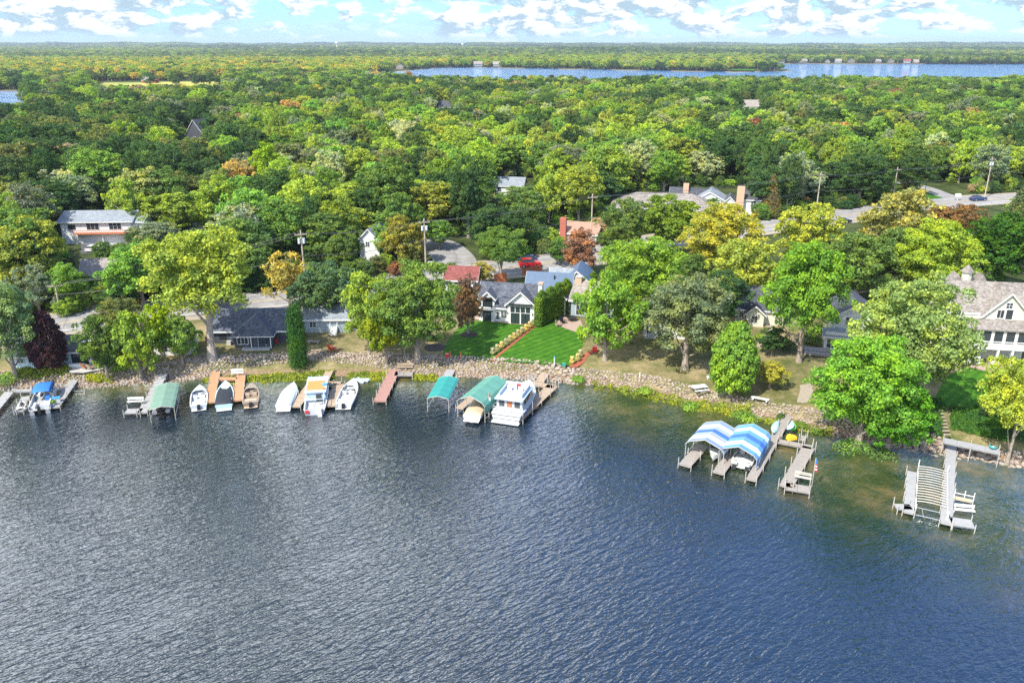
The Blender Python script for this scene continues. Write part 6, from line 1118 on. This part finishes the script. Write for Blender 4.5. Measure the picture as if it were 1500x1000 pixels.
for s in (-1, 1): MB().bar((s * .8, -.8, 0), (s * .8, .3, .55), .05).bar((s * .8, .8, 0), (s * .8, -.3, .55), .05).build('leg', M_trim, t)
t = thing('lake_swing', G(1063, 575), .1, 'pale wooden swing frame with slatted back beside the dense egg-shaped tree', 'swing')
for x in (-.75, .75):
    for y in (-.45, .45): MB().bar((x, y, 0), (x, y, 2.1), .06).build('post', M_post, t)
MB().box(0, -.45, 2.1, 1.9, .1, .12).box(0, .45, 2.1, 1.9, .1, .12).box(-.75, 0, 2.22, .1, 1.3, .1).box(.75, 0, 2.22, .1, 1.3, .1).build('top_beam', M_post, t); B(0, 0, .45, 1.3, .45, .06).build('seat', M_post, t); B(0, -.42, .1, 1.4, .05, .95).build('slatted_panel', M_post, t)
MB().bar((0, 0, 0), (2.3, 1.6, 3.4), .18, .12).build('leaning_log', M_bark, t) if False else None
sheet('gravel_path', [(1166, 590), (1172, 565), (1188, 562), (1192, 572), (1182, 590)], M_sand, .04); sheet('gravel_path', [(1108, 508), (1116, 495), (1128, 482), (1122, 476), (1130, 476), (1134, 484), (1120, 500), (1116, 510)], M_sand, .04)
sheet('driveway', [(266, 343), (274, 325), (290, 326), (304, 338), (316, 352), (314, 358), (300, 352), (290, 343), (278, 338)], M_conc, .05); sheet('driveway', [(1394, 420), (1398, 398), (1418, 390), (1432, 392), (1430, 396), (1410, 400), (1406, 420)], M_asph, .05)
# chairs
def chair(px, py, rz, mat, label, grp=None, s=1.):
    p = G(px, py); t = thing('adirondack_chair', p, rz, label, 'chair', grp); t.scale = (s, s, s)
    B(0, 0, .35, .6, .6, .06).build('seat', mat, t); MB().add([(-.32, .3, .3), (.32, .3, .3), (.36, .65, 1.1), (-.36, .65, 1.1), (-.32, .36, .3), (.32, .36, .3), (.36, .71, 1.1), (-.36, .71, 1.1)], [(0, 1, 2, 3), (7, 6, 5, 4), (0, 4, 5, 1), (2, 6, 7, 3), (0, 3, 7, 4), (1, 5, 6, 2)]).build('backrest', mat, t)
    for x in (-.4, .4):
        B(x, .05, .58, .14, .75, .04).build('armrest', mat, t)
        for y in (-.3, .3): MB().bar((x, y, 0), (x, y, .58), .04, n=4).build('leg', mat, t)
    return t
chair(487, 514, 2.4, M_red, 'red plastic adirondack chair on the dry lawn', s=1.3); chair(1421, 533, .3, M_trim, 'white adirondack chair on the brick patio, leftmost', s=1.2); chair(1431, 535, -.3, M_trim, 'white adirondack chair beside the leftmost one on the brick patio', s=1.2); chair(1456, 538, -.6, M_trim, 'white adirondack chair at the right end of the brick patio', s=1.2)
chair(825, 474, .6, M_black, 'black patio chair behind the striped lawn', s=1.1); chair(819, 478, 1.2, M_tan, 'tan patio chair at the corner by the striped lawn'); chair(134, 541, 2.8, M_tan, 'tan chair on the patio of the pale blue house'); chair(143, 538, 2.2, M_wood, 'grey wooden chair on the patio of the pale blue house', s=1.1); chair(126, 540, 2.6, M_cedarf, 'brown chair beside the fire pit of the pale blue house')
def table(px, py, r_, mat, label, h=.72):
    t = thing('patio_table', G(px, py), 0, label, 'table'); MB().bar((0, 0, h), (0, 0, h + .05), r_, n=16).build('table_top', mat, t)
    for a in range(4): MB().bar((r_ * .7 * math.cos(a * 1.57), r_ * .7 * math.sin(a * 1.57), 0), (r_ * .6 * math.cos(a * 1.57), r_ * .6 * math.sin(a * 1.57), h), .04).build('leg', mat, t)
table(837, 470, .95, M_black, 'round black patio table on the patio right of the hedge'); table(1441, 534, .5, M_dark, 'small dark table between the white chairs'); table(395, 507, .6, M_redwood, 'reddish low table in front of the charcoal porch', .5)
def boxy(name, px, py, w_, d, h, mat, label, cat, rz=0, topm=None, z=None):
    p = G(px, py); t = thing(name, p if z is None else (p.x, p.y, z), rz, label, cat); B(0, 0, 0, w_, d, h * .85).build('body', mat, t); B(0, 0, h * .85, w_ * 1.06, d * 1.06, h * .15).build('lid', topm or mat, t); return t
boxy('red_cooler', 405, 502, .7, .5, .8, M_red, 'red cooler at the right end of the charcoal porch', 'cooler'); boxy('green_bin', 394, 502, .8, .6, .6, M_lime, 'green bin on the charcoal porch', 'bin'); boxy('grill', 1424, 524, 1.1, .8, 1.2, M_black, 'black covered grill under the balcony of the shingled house', 'grill'); boxy('red_box', 655, 523, .6, .5, .6, M_red, 'small red box at the lawn corner beside the teal canopy gangway', 'box')
boxy('red_bin', 871, 515, .7, .6, .9, M_red, 'red bin at the top of the curved mulch bed', 'bin'); boxy('stone_ball_stand', 336, 505, .7, .6, .7, M_conc, 'pale covered barrel beside the lime green kayak', 'barrel'); boxy('teal_box', 826, 536, .5, .4, .5, M_teal, 'tiny teal box at the lower edge of the striped lawn', 'box'); boxy('wood_box', 306, 502, .8, .7, 1.1, M_cedarf, 'rust brown shed box at the left corner of the charcoal house', 'box')
def stake(px, py, h, mat, label, name='marker_post', cap=None):
    t = thing(name, G(px, py), 0, label, 'post'); MB().bar((0, 0, 0), (0, 0, h), .09, n=6).build('shaft', mat, t); MB().ball(0, 0, h, .13, .13, .12).build('cap', cap or mat, t)
stake(660, 525, 1.1, M_cedarf, 'short wooden post left of the teal canopy gangway'); stake(675, 526, 1.1, M_cedarf, 'short wooden post right of the teal canopy gangway'); stake(812, 535, 1.4, M_trim, 'white post with blue top at the lower edge of the striped lawn', cap=M_bluep); stake(691, 411, 3.2, M_dark, 'thin dark signal post on the road verge behind the red garage'); stake(587, 521, 1.3, M_tan, 'left tan gate post at the top of the red-brown dock'); stake(593, 521, 1.3, M_tan, 'right tan gate post at the top of the red-brown dock')
stake(1355, 280, 2.6, M_dark, 'dark sign post beside the side road at right'); stake(937, 553, .7, M_trim, 'small white stake on the shore above the riprap')
t = thing('mail_box', G(1402, 294), 0, 'white roadside box at the mouth of the side road', 'mailbox'); MB().bar((0, 0, 0), (0, 0, 1.3), .12).build('stand', M_trim, t); B(0, 0, 1.3, 1.6, .8, .9).build('box_body', M_trim, t)
t = thing('utility_box', G(631, 393), 0, 'white utility cabinet at the foot of the transformer pole', 'cabinet'); B(0, 0, 0, 1.2, .8, 1.5).build('body', M_trim, t); B(0, -.41, .2, .9, .03, 1.1).build('door', M_silver, t)
# ------------------------------------------------------------ vehicles
def car(px, py, rz, mat, label, suv=False, s=1.):
    t = thing('parked_car' if mat is M_trim else 'car', G(px, py) + Vector((0, 0, .06)), rz, label, 'car'); t.scale = (s, s, s); h = 1.05 if suv else .85; tp = 1.75 if suv else 1.42
    body = [(-2.25, .3), (2.25, .3), (2.3, .65), (2.1, h), (1.1, h + .05), (-1.9, h + .08), (-2.25, h)]; MB().prism(body, 'y', -.9, .9).build('body', mat, t)
    MB().loft([[(-1.9, -.82, h), (1.15, -.82, h), (1.15, .82, h), (-1.9, .82, h)], [(-1.5 if not suv else -1.8, -.68, tp - .06), (.35, -.68, tp - .06), (.35, .68, tp - .06), (-1.5 if not suv else -1.8, .68, tp - .06)]], True).build('windows', M_glass, t)
    MB().box(-.6 if not suv else -.75, 0, tp - .06, 1.75 if not suv else 2.1, 1.36, .07).build('roof', mat, t)
    for x in (-1.4, 1.4):
        for y in (-.86, .86): w_ = MB().bar((x, y - .1, .33), (x, y + .1, .33), .34, n=14).build('wheel', M_tyre, t); MB().bar((x, y + (.11 if y > 0 else -.11), .33), (x, y + (.09 if y > 0 else -.09), .33), .18, n=10).build('rim', M_alu, w_)
    for y in (-.65, .65): B(2.22, y, .62, .1, .35, .16).build('headlight', M_trim, t); B(-2.24, y, .7, .08, .3, .18).build('taillight', M_red, t)
M_cblue = pmat('dark_blue_car_paint', (.02, .05, .14), .25); M_cred = pmat('red_car_paint', (.45, .02, .02), .25)
car(776, 391, R(10), M_cred, 'red car driving on the road behind the white house', True, 1.1); car(772, 383, R(190), M_cblue, 'dark car passing behind the red car', False, 1.); car(1432, 294, R(14), M_cblue, 'dark blue car driving on the road at upper right', False, 1.15); car(137, 367, R(85), M_trim, 'white car parked on the asphalt drive', False, .95)
car(1105, 309, R(0), M_cred, 'red car parked beside the blue spruce', False, .9); car(1236, 327, R(24), M_black, 'dark car half hidden on the road behind the orange buff tree', False, .95)
# ------------------------------------------------------------ utility poles and wires
def pole(px, base, top, label, transf=False, arm=2.4):
    p = G(px, base); m_ = depth(p) / FPX; dy = (500 - top) / FPX; k = (-SP + dy * CP) / (CP + dy * SP); h = CAMH + k * p.y - ZL
    t = thing('utility_pole', p, R(15), label, 'utility pole'); MB().bar((0, 0, 0), (0, 0, h), .2, .13, 8).build('pole_shaft', M_pole, t); B(0, -.2, h - .9, arm, .12, .14).build('cross_arm', M_pole, t)
    for x in (-arm * .45, -arm * .15, arm * .15, arm * .45): MB().bar((x, -.2, h - .76), (x, -.2, h - .55), .05).build('insulator', M_conc, t)
    if transf:
        for s in (-1, 1): MB().bar((s * .45, -.1, h - 2.6), (s * .45, -.1, h - 1.6), .26, n=10).build('transformer', M_silver, t)
    return p, h
PL = [pole(-90, 505, 440, 'utility pole beyond the left edge'), pole(90, 463, 412, 'leftmost utility pole by the road'), pole(449, 432, 337, 'grey utility pole with crossarm left of centre', True), pole(624, 397, 320, 'utility pole with grey transformers at the junction', True), pole(865, 372, 284, 'slim utility pole behind the red car'), pole(1194, 320, 252, 'brown utility pole behind the golden tree'), pole(1306, 301, 245, 'utility pole at the side road mouth'), pole(1442, 290, 230, 'tall brown utility pole right of the blue car', True), pole(1620, 280, 215, 'utility pole beyond the right edge')]
def wire(a, b, sag, label, grp, r_=.035):
    pts = [a.lerp(b, i / 12) - Vector((0, 0, sag * 4 * (i / 12) * (1 - i / 12))) for i in range(13)]; mb = MB()
    for p_, q_ in zip(pts, pts[1:]): mb.bar(p_, q_, r_, n=4)
    o = mb.build('power_wire', M_wire); tag(o, label, 'wire', grp)
SPN = ['at the left edge', 'from the leftmost pole to the crossarm pole', 'between the crossarm pole and the transformer pole', 'above the white house road', 'above the brown roofed house', 'from the brown pole to the side road pole', 'over the side road', 'at the right edge']
for i in range(8):
    (p, h), (q, g_) = PL[i], PL[i + 1]
    for dx in (-1., 1.): wire(p + Vector((dx, -.2, h - .55)), q + Vector((dx, -.2, g_ - .55)), .9, 'thin high power wire ' + SPN[i], 'power wires ' + SPN[i])
    wire(p + Vector((0, -.2, h * .62)), q + Vector((0, -.2, g_ * .62)), 1., 'lower cable ' + SPN[i], 'lower cables ' + SPN[i], .045)

# ------------------------------------------------------------ air
HZ = MB().box(0, 6600, -6, 26000, 14200, 150).build('haze', bpy.data.materials.new('haze_air')); tag(HZ, 'thin pale blue air between the camera and the horizon', kind='stuff')
hm_ = HZ.data.materials[0]; hm_.use_nodes = True; nt = hm_.node_tree; nt.nodes.clear(); ho = nt.nodes.new('ShaderNodeOutputMaterial'); pv = N(nt.nodes, 'ShaderNodeVolumePrincipled', inp={'Density': .00006, 'Color': (.72, .84, 1., 1), 'Anisotropy': .2}); nt.links.new(pv.outputs[0], ho.inputs['Volume'])
cy.volume_bounces = 0; cy.volume_max_steps = 16
